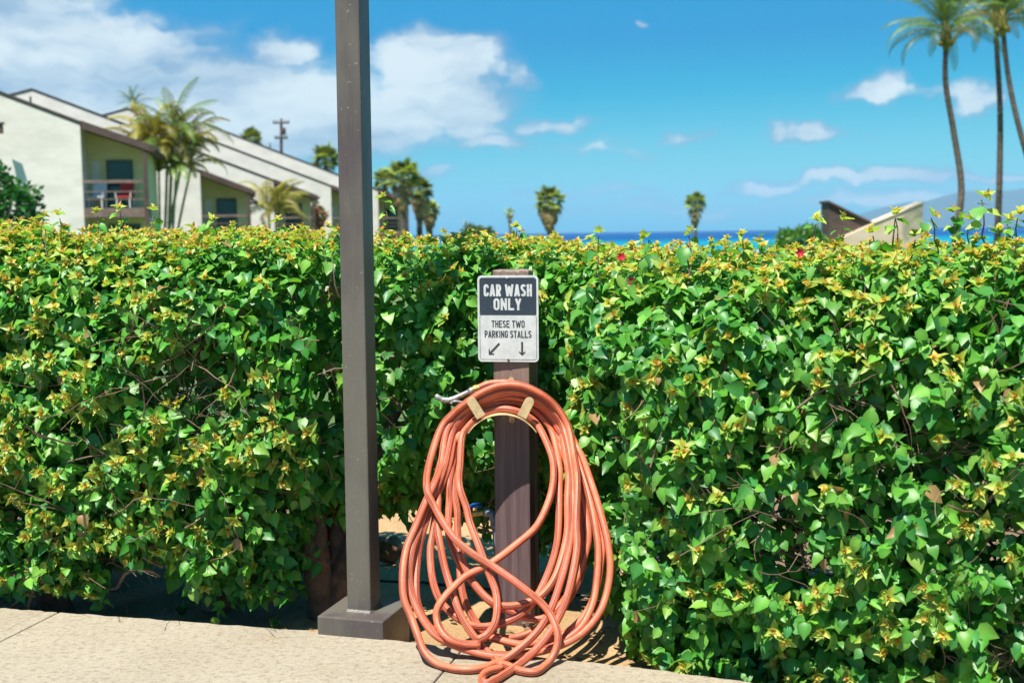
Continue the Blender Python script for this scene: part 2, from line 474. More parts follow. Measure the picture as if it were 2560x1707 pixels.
# ------------------------------------------------------------------ mesh helpers
class MB:
    def __init__(self):
        self.v, self.f = [], []

    def box(self, lo, hi, M4=None):
        x0, y0, z0 = lo
        x1, y1, z1 = hi
        b = len(self.v)
        pts = [(x0, y0, z0), (x1, y0, z0), (x1, y1, z0), (x0, y1, z0), (x0, y0, z1), (x1, y0, z1), (x1, y1, z1), (x0, y1, z1)]
        if M4 is not None:
            pts = [tuple(M4 @ Vector(p)) for p in pts]
        self.v += pts
        for q in ((0, 3, 2, 1), (4, 5, 6, 7), (0, 1, 5, 4), (1, 2, 6, 5), (2, 3, 7, 6), (3, 0, 4, 7)):
            self.f.append(tuple(b + i for i in q))
        return self

    def prism(self, poly, d):
        """polygon (list of 3d points) extruded by vector d"""
        b, n = len(self.v), len(poly)
        self.v += [tuple(p) for p in poly] + [tuple(Vector(p) + Vector(d)) for p in poly]
        self.f.append(tuple(b + i for i in range(n)))
        self.f.append(tuple(b + n + i for i in reversed(range(n))))
        for i in range(n):
            j = (i + 1) % n
            self.f.append((b + i, b + n + i, b + n + j, b + j))
        return self

    def tube(self, pts, rad, n=8, cap=True):
        pts = [Vector(p) for p in pts]
        if isinstance(rad, (int, float)):
            rad = [rad] * len(pts)
        b = len(self.v)
        nrm = None
        for i, p in enumerate(pts):
            t = (pts[min(i + 1, len(pts) - 1)] - pts[max(i - 1, 0)]).normalized()
            if nrm is None:
                ref = Vector((0, -1, 0)) if abs(t.y) < 0.9 else Vector((1, 0, 0))
                nrm = (ref - t * ref.dot(t)).normalized()
            else:
                nrm = (nrm - t * nrm.dot(t)).normalized()
            bi = t.cross(nrm)
            for k in range(n):
                a = 2 * math.pi * k / n
                self.v.append(tuple(p + (nrm * math.cos(a) + bi * math.sin(a)) * rad[i]))
        m = len(pts)
        for i in range(m - 1):
            for k in range(n):
                k2 = (k + 1) % n
                self.f.append((b + i * n + k, b + i * n + k2, b + (i + 1) * n + k2, b + (i + 1) * n + k))
        if cap:
            self.f.append(tuple(b + k for k in reversed(range(n))))
            self.f.append(tuple(b + (m - 1) * n + k for k in range(n)))
        return self

    def mesh(self, name, mat, smooth_shade=False):
        me = bpy.data.meshes.new(name)
        me.from_pydata(self.v, [], self.f, shade_flat=not smooth_shade)
        me.materials.append(mat)
        me.update()
        return me


def fix_normals(me):
    bm = bmesh.new()
    bm.from_mesh(me)
    bmesh.ops.recalc_face_normals(bm, faces=bm.faces)
    bm.to_mesh(me)
    bm.free()


def link(name, me, parent=None, world=True):
    o = bpy.data.objects.new(name, me)
    COL.objects.link(o)
    if parent is not None:
        o.parent = parent
        if world:                      # mesh holds world coordinates
            o.matrix_parent_inverse = parent.matrix_basis.inverted()
    return o


def build(mb, name, mat, parent=None, world=True, bevel=0.0, smooth_shade=False):
    me = mb.mesh(name, mat, smooth_shade)
    fix_normals(me)
    o = link(name, me, parent, world)
    if bevel:
        md = o.modifiers.new('edge', 'BEVEL')
        md.width = bevel
        md.segments = 2
        md.limit_method = 'ANGLE'
    return o


def tag(o, label, cat=None, group=None, kind=None):
    if label:
        o['label'] = label
    if cat:
        o['category'] = cat
    if group:
        o['group'] = group
    if kind:
        o['kind'] = kind
    return o


def empty(name, loc, label, cat, group=None, rot=None):
    o = bpy.data.objects.new(name, None)
    COL.objects.link(o)
    o.empty_display_size = 0.1
    o.location = loc
    if rot:
        o.rotation_euler = rot
    return tag(o, label, cat, group)


def set_basis(o):
    o.matrix_basis = o.matrix_basis
    return o


def crom(pts, step=0.02, closed=False):
    """Catmull-Rom through 3d points, resampled"""
    pts = [Vector(p) for p in pts]
    n = len(pts)
    out = []
    rng_i = range(n) if closed else range(n - 1)
    for i in rng_i:
        if closed:
            p0, p1, p2, p3 = pts[(i - 1) % n], pts[i], pts[(i + 1) % n], pts[(i + 2) % n]
        else:
            p1, p2 = pts[i], pts[i + 1]
            p0 = pts[i - 1] if i else p1 * 2 - p2
            p3 = pts[i + 2] if i + 2 < n else p2 * 2 - p1
        k = max(2, int((p2 - p1).length / step))
        for j in range(k):
            t = j / k
            out.append(0.5 * ((2 * p1) + (p2 - p0) * t + (2 * p0 - 5 * p1 + 4 * p2 - p3) * t * t + (3 * p1 - p0 - 3 * p2 + p3) * t ** 3))
    out.append(pts[0].copy() if closed else pts[-1].copy())
    return out


def np_mesh(name, verts, quads, tris, mat, colors=None):
    """fast mesh from numpy arrays; colors per vertex"""
    me = bpy.data.meshes.new(name)
    nq, ntr = len(quads), len(tris)
    me.vertices.add(len(verts))
    me.vertices.foreach_set('co', np.asarray(verts, dtype=np.float32).ravel())
    idx = np.concatenate([np.asarray(quads, dtype=np.int32).ravel(), np.asarray(tris, dtype=np.int32).ravel()])
    me.loops.add(len(idx))
    me.loops.foreach_set('vertex_index', idx)
    me.polygons.add(nq + ntr)
    st = np.concatenate([np.arange(nq) * 4, nq * 4 + np.arange(ntr) * 3]).astype(np.int32)
    me.polygons.foreach_set('loop_start', st)
    me.update(calc_edges=True)
    if colors is not None:
        ca = me.color_attributes.new('Col', 'FLOAT_COLOR', 'POINT')
        rgba = np.ones((len(verts), 4), dtype=np.float32)
        rgba[:, :3] = colors
        ca.data.foreach_set('color', rgba.ravel())
    me.materials.append(mat)
    return me


def unit(a):
    return a / np.maximum(np.linalg.norm(a, axis=-1, keepdims=True), 1e-9)


# ------------------------------------------------------------------ setting
def ground_z(x, y):
    z = -0.10 - 0.030 * max(0.0, y - 9.0)
    if y > 150:
        z -= 0.14 * (y - 150)
    return max(z, -16.0)


def make_grid(name, xs, ys, zf, mat, kind='structure'):
    vs = [(x, y, zf(x, y)) for y in ys for x in xs]
    nx = len(xs)
    fs = [(j * nx + i, j * nx + i + 1, (j + 1) * nx + i + 1, (j + 1) * nx + i) for j in range(len(ys) - 1) for i in range(nx - 1)]
    me = bpy.data.meshes.new(name)
    me.from_pydata(vs, [], fs, shade_flat=False)
    me.materials.append(mat)
    o = link(name, me)
    return tag(o, None, kind=kind)


def near_z(x, y):
    z = ground_z(x, y)
    if abs(x) < 8 and 2.5 < y < 9:
        z += 0.012 * math.sin(x * 9.1 + y * 4) + 0.010 * math.sin(y * 13.7 - x * 5.3) + 0.006 * math.sin(x * 31 + y * 27)
    if y < 2.5:
        z = -0.25
    return z


gx = [-9000, -3000, -800, -200, -60, -20, -8] + [-5 + 0.125 * i for i in range(81)] + [8, 20, 60, 200, 800, 3000, 9000]
gy = [-9000, -2000, -300, -40, -8, 2.4] + [2.6 + 0.125 * i for i in range(52)] + [10, 12, 16, 24, 40, 60, 90, 120, 150, 165, 190, 230, 260, 300]
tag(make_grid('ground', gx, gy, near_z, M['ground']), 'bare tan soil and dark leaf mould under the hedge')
sea = make_grid('sea', [-14000, -5000, -1000, 0, 1000, 5000, 14000], [175, 400, 1000, 2000, 4000, 8000, 14000], lambda x, y: -10.0, M['sea'])
tag(sea, 'turquoise sea deepening to blue at the horizon')


def island():
    xs = [5200 + 200 * i for i in range(70)]
    ys = [20000 + 400 * j for j in range(12)]

    def zf(x, y):
        t = (x - 5400) / 6000.0
        env = min(max(t, 0), 0.62) ** 0.8
        prof = math.sin(math.pi * min(1, max(0, (y - 20000) / 4400.0)))
        rid = 0.86 + 0.08 * math.sin(x * 0.0017 + 1.1) + 0.05 * math.sin(x * 0.0047) + 0.05 * math.sin(y * 0.003 + x * 0.0025)
        return -60 + (1200 * env * rid + 62) * prof
    return make_grid('hills', xs, ys, zf, M['hills'])


tag(island(), 'far island ridge faded blue across the sea')

# pavement with slabs: photo pixels of its far edge
EDGE_PX = [(-900, 1452), (-600, 1474), (0, 1518), (400, 1547), (791, 1577), (1000, 1600), (1393, 1645), (1600, 1667), (1883, 1704), (2560, 1800), (3300, 1915), (3800, 2000)]
EDGE = [at_z(px, py, 0.0) for px, py in EDGE_PX]
edge_np = np.array([[p.x, p.y] for p in EDGE])
seg = np.linalg.norm(np.diff(edge_np, axis=0), axis=1)
edge_s = np.concatenate([[0], np.cumsum(seg)])
edge_u = np.array([p[0] for p in EDGE_PX], dtype=float)
S_MAX = edge_s[-1]


def kerb(s):
    s = np.asarray(s, dtype=float)
    x = np.interp(s, edge_s, edge_np[:, 0])
    y = np.interp(s, edge_s, edge_np[:, 1])
    e = 0.15
    dx = np.interp(s + e, edge_s, edge_np[:, 0]) - np.interp(s - e, edge_s, edge_np[:, 0])
    dy = np.interp(s + e, edge_s, edge_np[:, 1]) - np.interp(s - e, edge_s, edge_np[:, 1])
    t = unit(np.stack([dx, dy], -1))
    inw = np.stack([-t[..., 1], t[..., 0]], -1)          # away from the camera
    return np.stack([x, y], -1), t, inw


def s_of_u(u):
    return float(np.interp(u, edge_u, edge_s))


pav = bpy.data.objects.new('pavement', None)
COL.objects.link(pav)
tag(pav, 'sunlit beige concrete pavement with joints beside the hedge', kind='structure')
j1a, j1b = at_z(151, 1526, 0), at_z(0, 1604, 0)
j2a, j2b = at_z(1157, 1638, 0), at_z(1097, 1704, 0)
d1 = (j1b - j1a).normalized()
d2 = (j2b - j2a).normalized()
dj = ((d1 + d2) / 2).normalized()
cuts = [s_of_u(151), s_of_u(1163)]
stepw = cuts[1] - cuts[0]
cuts = [0.0, cuts[0] - stepw * 0.62] + cuts + [cuts[1] + stepw, S_MAX]
cuts = sorted(c for c in cuts if 0 <= c <= S_MAX)
ROWS = [(0.0, 2.2), (2.206, 4.6), (4.606, 8.5)]
for ci in range(len(cuts) - 1):
    for r0, r1 in ROWS:
        ss = np.linspace(cuts[ci] + 0.003, cuts[ci + 1] - 0.003, 40 if r0 == 0 else 12)
        k, t, inw = kerb(ss)
        poly = []
        for i in range(len(ss)):
            wob_ = 0.004 * math.sin(ss[i] * 47) + 0.003 * math.sin(ss[i] * 111 + 1) if r0 == 0 else 0
            p = Vector((k[i, 0], k[i, 1], 0)) + dj * (r0 + wob_)
            poly.append(p)
        for i in reversed(range(len(ss))):
            p = Vector((k[i, 0], k[i, 1], 0)) + dj * r1
            poly.append(p)
        mb = MB().prism(poly, (0, 0, -0.22))
        o = build(mb, 'slab', M['concrete'], pav, True, bevel=0.006)


# ------------------------------------------------------------------ column on its plinth
COL_YAW = R(-16.5)
cp = at_z(874.5, 1592, 0.0)                     # middle of the plinth's front foot
col_root = empty('carport_column', (0, 0, 0), 'tall square brown steel column standing on a low square plinth', 'column')
fwd = Vector((math.sin(-COL_YAW), math.cos(-COL_YAW), 0))
fwd = Matrix.Rotation(COL_YAW, 3, 'Z') @ Vector((0, 1, 0))
ctr = Vector((cp.x, cp.y, 0)) + fwd * 0.140
col_root.location = (ctr.x, ctr.y, -0.12)
col_root.rotation_euler = (0, R(0.35), COL_YAW)
pl = MB().box((-0.1385, -0.1385, 0.0), (0.1385, 0.1385, 0.192))
build(pl, 'plinth', M['column'], col_root, False, bevel=0.005)
cb = MB().box((-0.0505, -0.0505, 0.192), (0.0505, 0.0505, 3.6))
build(cb, 'shaft', M['column'], col_root, False, bevel=0.006)
wl = MB()
for a in range(4):
    Mr = Matrix.Rotation(a * math.pi / 2, 4, 'Z')
    wl.prism([Mr @ Vector(p) for p in ((-0.05, -0.0500, 0.19), (-0.05, -0.060, 0.1925), (-0.05, -0.0500, 0.201))], Mr.to_3x3() @ Vector((0.1, 0, 0)))
build(wl, 'weld_bead', M['column'], col_root, False)

# ------------------------------------------------------------------ sign post
POST_Y = 4.93
pb = at(1290, 1590, POST_Y)
pt = at(1283, 690, POST_Y)
post_yaw = R(-13)
lean = math.atan2(pt.x - pb.x, pt.z - pb.z)
post = empty('timber_post', (pb.x, POST_Y + 0.05, -0.14), 'brown painted timber post carrying the sign and the hose hanger', 'post', rot=(0, lean, post_yaw))
H_POST = at(1283, 676, POST_Y).z + 0.14
pm = MB()
bm = bmesh.new()
bmesh.ops.create_cube(bm, size=1.0)
bmesh.ops.scale(bm, vec=(0.152, 0.098, H_POST + 0.3), verts=bm.verts)
bmesh.ops.translate(bm, vec=(0, 0, (H_POST + 0.3) / 2 - 0.3), verts=bm.verts)
bmesh.ops.subdivide_edges(bm, edges=[e for e in bm.edges if abs(e.verts[0].co.z - e.verts[1].co.z) < 1e-4 and e.verts[0].co.z > 1], cuts=9, use_grid_fill=True)
for v in bm.verts:
    if v.co.z > H_POST - 0.01:
        v.co.z += 0.005 * math.sin(v.co.x * 260) * math.sin(v.co.y * 190 + 1) + random.uniform(-.003, .003)
bmesh.ops.recalc_face_normals(bm, faces=bm.faces)
me = bpy.data.meshes.new('timber')
bm.to_mesh(me)
bm.free()
me.materials.append(M['post'])
o = link('timber', me, post, False)
md = o.modifiers.new('edge', 'BEVEL'); md.width = 0.004; md.segments = 2; md.limit_method = 'ANGLE'
batten = MB().box((0.058, 0.0495, -0.2), (0.088, 0.074, H_POST - 0.14))
build(batten, 'rear_batten', M['post'], post, False, bevel=0.003)

# ------------------------------------------------------------------ sign
sc_px = at(1270, 797, POST_Y - 0.012)
sign = empty('parking_sign', sc_px, 'white and slate metal sign lettered CAR WASH ONLY on the timber post', 'sign', rot=(0, R(0.3), post_yaw * 0.75))
SW, SH = 0.254, 0.356


def rrect(x0, z0, x1, z1, r, n=6):
    pts = []
    for cxx, czz, a0 in ((x1 - r, z0 + r, -90), (x1 - r, z1 - r, 0), (x0 + r, z1 - r, 90), (x0 + r, z0 + r, 180)):
        for i in range(n + 1):
            a = R(a0 + 90 * i / n)
            pts.append((cxx + r * math.cos(a), czz + r * math.sin(a)))
    return pts


def slab(pts, y0, y1):
    return MB().prism([(x, y0, z) for x, z in pts], (0, y1 - y0, 0))


plate = build(slab(rrect(-SW / 2, -SH / 2, SW / 2, SH / 2, 0.018), 0.0, 0.002), 'plate', M['sign_white'], sign, False, bevel=0.0006)
hdr_pts = [(x, z) for x, z in rrect(-SW / 2 + 0.0085, 0.017, SW / 2 - 0.0085, SH / 2 - 0.009, 0.012)]
hdr = []
for x, z in hdr_pts:                            # only the upper corners are rounded
    if z < 0.017 + 0.0125:
        x = math.copysign(SW / 2 - 0.0085, x); z = 0.017 if (len(hdr) == 0 or True) else z
    hdr.append((x, z))
ded = []
for p in hdr:
    if not ded or (abs(p[0] - ded[-1][0]) + abs(p[1] - ded[-1][1])) > 1e-6:
        ded.append(p)
if abs(ded[0][0] - ded[-1][0]) + abs(ded[0][1] - ded[-1][1]) < 1e-6:
    ded.pop()
build(slab(ded, -0.0005, 0.0002), 'header_panel', M['sign_dark'], sign, False)
# thin dark border round the lower half
bo = rrect(-SW / 2 + 0.0085, -SH / 2 + 0.0088, SW / 2 - 0.0085, 0.0166, 0.011)
bi = rrect(-SW / 2 + 0.0102, -SH / 2 + 0.0105, SW / 2 - 0.0102, 0.0150, 0.0095)
ring = MB()
n_ = len(bo)
ring.v = [(x, -0.0004, z) for x, z in bo] + [(x, -0.0004, z) for x, z in bi]
ring.f = [(i, (i + 1) % n_, n_ + (i + 1) % n_, n_ + i) for i in range(n_)]
build(ring, 'border_line', M['ink'], sign, False)


def arc2(cx_, cy_, rx_, ry_, a0_, a1_, n_=9):
    return [(cx_ + rx_ * math.cos(R(a0_ + (a1_ - a0_) * i / n_)), cy_ + ry_ * math.sin(R(a0_ + (a1_ - a0_) * i / n_))) for i in range(n_ + 1)]


# condensed capitals as centre lines in a box 0..w by 0..1
def glyph(ch, w, t):
    h, l, r, b, tp = t / 2, t / 2, w - t / 2, t / 2, 1 - t / 2
    m, q = w / 2, (w - t) / 2
    O = arc2(m, 1 - h - q, q, q, 180, 0) + arc2(m, h + q, q, q, 0, -180)
    S = arc2(m, 1 - h - q, q, q * .95, 10, 180) + [(l, .66), (m, .5), (r, .36)] + arc2(m, h + q, q, q * .95, 0, -170)
    Pb = [(l, tp), (m, tp)] + arc2(m, 1 - h - .235, q, .235, 90, -90) + [(l, 1 - h - .47)]
    G = {'O': [O + [O[0]]], 'C': [arc2(m, 1 - h - q, q, q, 0, 180)[0:1] + [(r, .70)][:0] + [(r, .68)] + arc2(m, 1 - h - q, q, q, 0, 180) + arc2(m, h + q, q, q, 180, 360) + [(r, .32)]],
         'A': [[(l * .8, 0), (m, 1)], [(m, 1), (w - l * .8, 0)], [(l + .12 * w, .24), (r - .12 * w, .24)]], 'R': [[(l, 0), (l, 1)], Pb, [(m, 1 - h - .47), (r, 0)]], 'P': [[(l, 0), (l, 1)], Pb],
         'W': [[(l * .8, 1), (w * .29, 0)], [(w * .29, 0), (m, .84)], [(m, .84), (w * .71, 0)], [(w * .71, 0), (w - l * .8, 1)]], 'S': [S], 'H': [[(l, 0), (l, 1)], [(r, 0), (r, 1)], [(l, .5), (r, .5)]],
         'N': [[(l, 0), (l, 1)], [(r, 0), (r, 1)], [(l, 1 - h), (r, h)]], 'L': [[(l, 1), (l, b), (w, b)]], 'Y': [[(l * .8, 1), (m, .42)], [(m, .42), (w - l * .8, 1)], [(m, .48), (m, 0)]],
         'T': [[(0, tp), (w, tp)], [(m, 1), (m, 0)]], 'E': [[(w, tp), (l, tp), (l, b), (w, b)], [(l, .5), (w * .92, .5)]], 'K': [[(l, 0), (l, 1)], [(r, 1), (l, .42)], [(w * .4, .55), (r, 0)]],
         'I': [[(m, 0), (m, 1)]], 'G': [[(r, .70)] + arc2(m, 1 - h - q, q, q, 0, 180) + arc2(m, h + q, q, q, 180, 360) + [(r, .46), (m, .46)]]}
    return G[ch]


def lettering(text, w, h, x, z, mat, thick):
    """each word printed in condensed block capitals; w x h is the line's size"""
    asp = {'W': 1.62, 'I': .42, 'A': 1.08, 'N': 1.05}
    cells = [0.42 if ch == ' ' else asp.get(ch, 1.0) for ch in text]
    gap = 0.17
    tot = sum(cells) + gap * (len(text) - 1)
    wu = (w / h) / tot                           # glyph width in heights
    m = MB()
    cur = 0.0
    lay = 0
    for ch, cw in zip(text, cells):
        if ch != ' ':
            for line in glyph(ch, cw * wu, thick):
                lay += 1
                yy = -0.0010 - 0.00003 * (lay % 5)
                pts = [Vector((cur + p[0], p[1])) for p in line]
                n_ = len(pts)
                Lp, Rp = [], []
                closed_ = (pts[0] - pts[-1]).length < 1e-5
                for i in range(n_):
                    a_ = pts[i - 1] if i else (pts[-2] if closed_ else None)
                    b_ = pts[i + 1] if i + 1 < n_ else (pts[1] if closed_ else None)
                    d1_ = (pts[i] - a_).normalized() if a_ is not None and (pts[i] - a_).length > 1e-6 else None
                    d2_ = (b_ - pts[i]).normalized() if b_ is not None and (b_ - pts[i]).length > 1e-6 else None
                    d1_, d2_ = d1_ or d2_, d2_ or d1_
                    tn_ = (d1_ + d2_)
                    tn_ = tn_.normalized() if tn_.length > 1e-4 else d1_
                    nn_ = Vector((-tn_.y, tn_.x))
                    k_ = min(1.7, 1.0 / max(0.3, abs(nn_.dot(Vector((-d1_.y, d1_.x))))))
                    Lp.append(pts[i] + nn_ * thick / 2 * k_)
                    Rp.append(pts[i] - nn_ * thick / 2 * k_)
                b0i = len(m.v)
                for p in Lp + Rp:
                    py_ = min(max(p.y, 0.0), 1.0)
                    m.v.append((x - w / 2 + p.x * h, yy, z - h / 2 + py_ * h))
                for i in range(n_ - 1):
                    m.f.append((b0i + i, b0i + i + 1, b0i + n_ + i + 1, b0i + n_ + i))
        cur += (cw + gap) * wu
    return build(m, 'lettering', mat, sign, False)


lettering('CAR WASH', 0.201, 0.050, 0.0, 0.117, M['sign_white'], 0.185)
lettering('ONLY', 0.1157, 0.049, -0.002, 0.060, M['sign_white'], 0.185)
lettering('THESE TWO', 0.138, 0.029, 0.0, -0.021, M['ink'], 0.145)
lettering('PARKING STALLS', 0.1955, 0.029, -0.0005, -0.063, M['ink'], 0.145)


def sgn(cx_, cy_):
    axis = 544 + (cy_ - 130) / 1350 * 40
    return ((cx_ - axis) / 955 * SW, (795 - cy_) / 1352 * SH)


def arrow(tail, tip, th, hw, hl):
    a, b_ = Vector(sgn(*tail)), Vector(sgn(*tip))
    d = (b_ - a).normalized()
    n = Vector((-d.y, d.x))
    neck = b_ - d * hl * 0.62
    back = b_ - d * hl
    pts = [a + n * th, neck + n * th, back + n * hw, back + n * (hw * 0.98) + d * th * 1.3, b_, back - n * (hw * 0.98) + d * th * 1.3, back - n * hw, neck - n * th, a - n * th]
    m = MB()
    m.v = [(p.x, -0.0011, p.y) for p in pts]
    m.f = [(0, 1, 7, 8), (1, 2, 3), (1, 3, 4), (1, 4, 7), (7, 4, 5), (7, 5, 6)]
    return build(m, 'arrow', M['ink'], sign, False)


arrow((437, 1180), (272, 1358), 0.0040, 0.0150, 0.020)
arrow((792, 1152), (798, 1368), 0.0040, 0.0135, 0.018)
for bx, bz, mt in ((-0.002, SH / 2 - 0.010, 'bolt'), (0.0, -SH / 2 + 0.009, 'rust')):
    mb = MB().tube([(bx, 0.001, bz), (bx, -0.0028, bz), (bx, -0.0042, bz)], [0.0055, 0.0055, 0.0038], 12)
    build(mb, 'bolt', M[mt], sign, False, smooth_shade=False)


# ------------------------------------------------------------------ hose hanger
def A(x, y):                                    # crop used while tracing the upper hose
    return 990 + x * 0.25513, 930 + y * 0.25513


def B(x, y):                                    # crop used while tracing the lower hose
    return 980 + x * 0.25963, 1300 + y * 0.25963


HANG_Y = POST_Y - 0.005
hc = at(*A(1045, 787), HANG_Y - 0.07)
pxm = (HANG_Y - 0.07) / FPX * 0.25513          # metres per crop pixel at the hanger
hanger = empty('hose_hanger', (hc.x, HANG_Y, hc.z), 'beige steel hose hanger with two retaining flaps screwed to the post', 'hanger')
r_in = 395 * pxm
mb = MB()
n_ = 26
a0, a1 = 33, 147
for i in range(n_ + 1):
    a = R(a0 + (a1 - a0) * i / n_)
    for rr, yy in ((r_in, -0.125), (r_in, 0.0), (r_in + 0.0025, 0.0), (r_in + 0.0025, -0.125)):
        mb.v.append((hc.x + rr * math.cos(a), HANG_Y + yy, hc.z + rr * math.sin(a)))
for i in range(n_):
    for k in range(4):
        k2 = (k + 1) % 4
        mb.f.append((i * 4 + k, i * 4 + k2, (i + 1) * 4 + k2, (i + 1) * 4 + k))
mb.f.append((0, 1, 2, 3)); mb.f.append(tuple(n_ * 4 + k for k in (3, 2, 1, 0)))
build(mb, 'saddle', M['hanger'], hanger, True)
for p_lo, p_hi in (((835, 440), (735, 280)), ((1232, 440), (1312, 280))):
    q0, q1 = at(*A(*p_lo), HANG_Y - 0.126), at(*A(*p_hi), HANG_Y - 0.130)
    d = (q1 - q0).normalized()
    sdv = Vector((d.z, 0, -d.x)).normalized()
    w = 0.0195
    L = (q1 - q0).length
    pts = [q0 + sdv * w, q0 - sdv * w]
    top_c = q1 - d * w * 0.3
    pts += [top_c + (-sdv * math.cos(R(k * 18)) + d * math.sin(R(k * 18))) * w for k in range(11)]
    build(MB().prism(pts, (0, 0.0025, 0)), 'retaining_flap', M['hanger'], hanger, True, bevel=0.0006)
for (ux, uy), flip in (((1128, 75), 1), ((1135, 470), -1)):
    c0 = at(*A(ux, uy), POST_Y - 0.006)
    w = 0.0112
    pts = [c0 + Vector((w * math.cos(R(k * 15)), 0, flip * w * math.sin(R(k * 15)))) for k in range(13)]
    L = 0.05 if flip > 0 else 0.03
    pts = pts + [c0 + Vector((-w, 0, -flip * L)), c0 + Vector((w, 0, -flip * L))]
    build(MB().prism(pts, (0, 0.003, 0)), 'mounting_tab', M['hanger'], hanger, True)
    build(MB().tube([c0 + Vector((0, -0.0004, -0.004)), c0 + Vector((0, -0.004, -0.004))], 0.0042, 10), 'screw', M['rust'], hanger, True)

# ------------------------------------------------------------------ hose
HR = 0.0142
hose = empty('garden_hose', at_z(*B(1100, 1350), 0.0), 'coiled coral rubber hose hanging in long loops from the beige hanger', 'hose')
Y_TOP, Z_TOP, Y_BOT = POST_Y - 0.105, 0.93, 4.16


def hang(px, py, layer):
    """pixel -> point on the leaning sheet the loops hang in, pushed back by the layer"""
    p1, p2 = Vector((0, Y_TOP + layer * 0.5, Z_TOP)), Vector((0, Y_BOT + layer, 0.0))
    e = (p1 - p2)
    nrm = Vector((0, e.z, -e.y)).normalized()
    d = ray(px, py)
    den = d.dot(nrm)
    p = EYE + d * ((p2 - EYE).dot(nrm) / den)
    if p.z > Z_TOP - 0.35:                      # upper part hangs straight down from the saddle
        w = min(1, (p.z - (Z_TOP - 0.35)) / 0.25)
        q = at(px, py, Y_TOP + layer * 0.45)
        p = p.lerp(q, w)
    if p.z < HR + 0.002:
        p = at_z(px, py, HR + 0.002)
    return p


def arc(r0, r1, a_from=160, a_to=20, n=8):
    """over the saddle, left to right, in A pixels"""
    out = []
    for i in range(n + 1):
        a = R(a_from + (a_to - a_from) * i / n)
        r = r0 + (r1 - r0) * i / n
        th_ = math.degrees(a)
        r = 395 + (r - 395) * (1 - 0.30 * math.exp(-((th_ - 128) / 40.0) ** 2))
        out.append(A(1045 + r * math.cos(a), 787 - r * math.sin(a)))
    return out


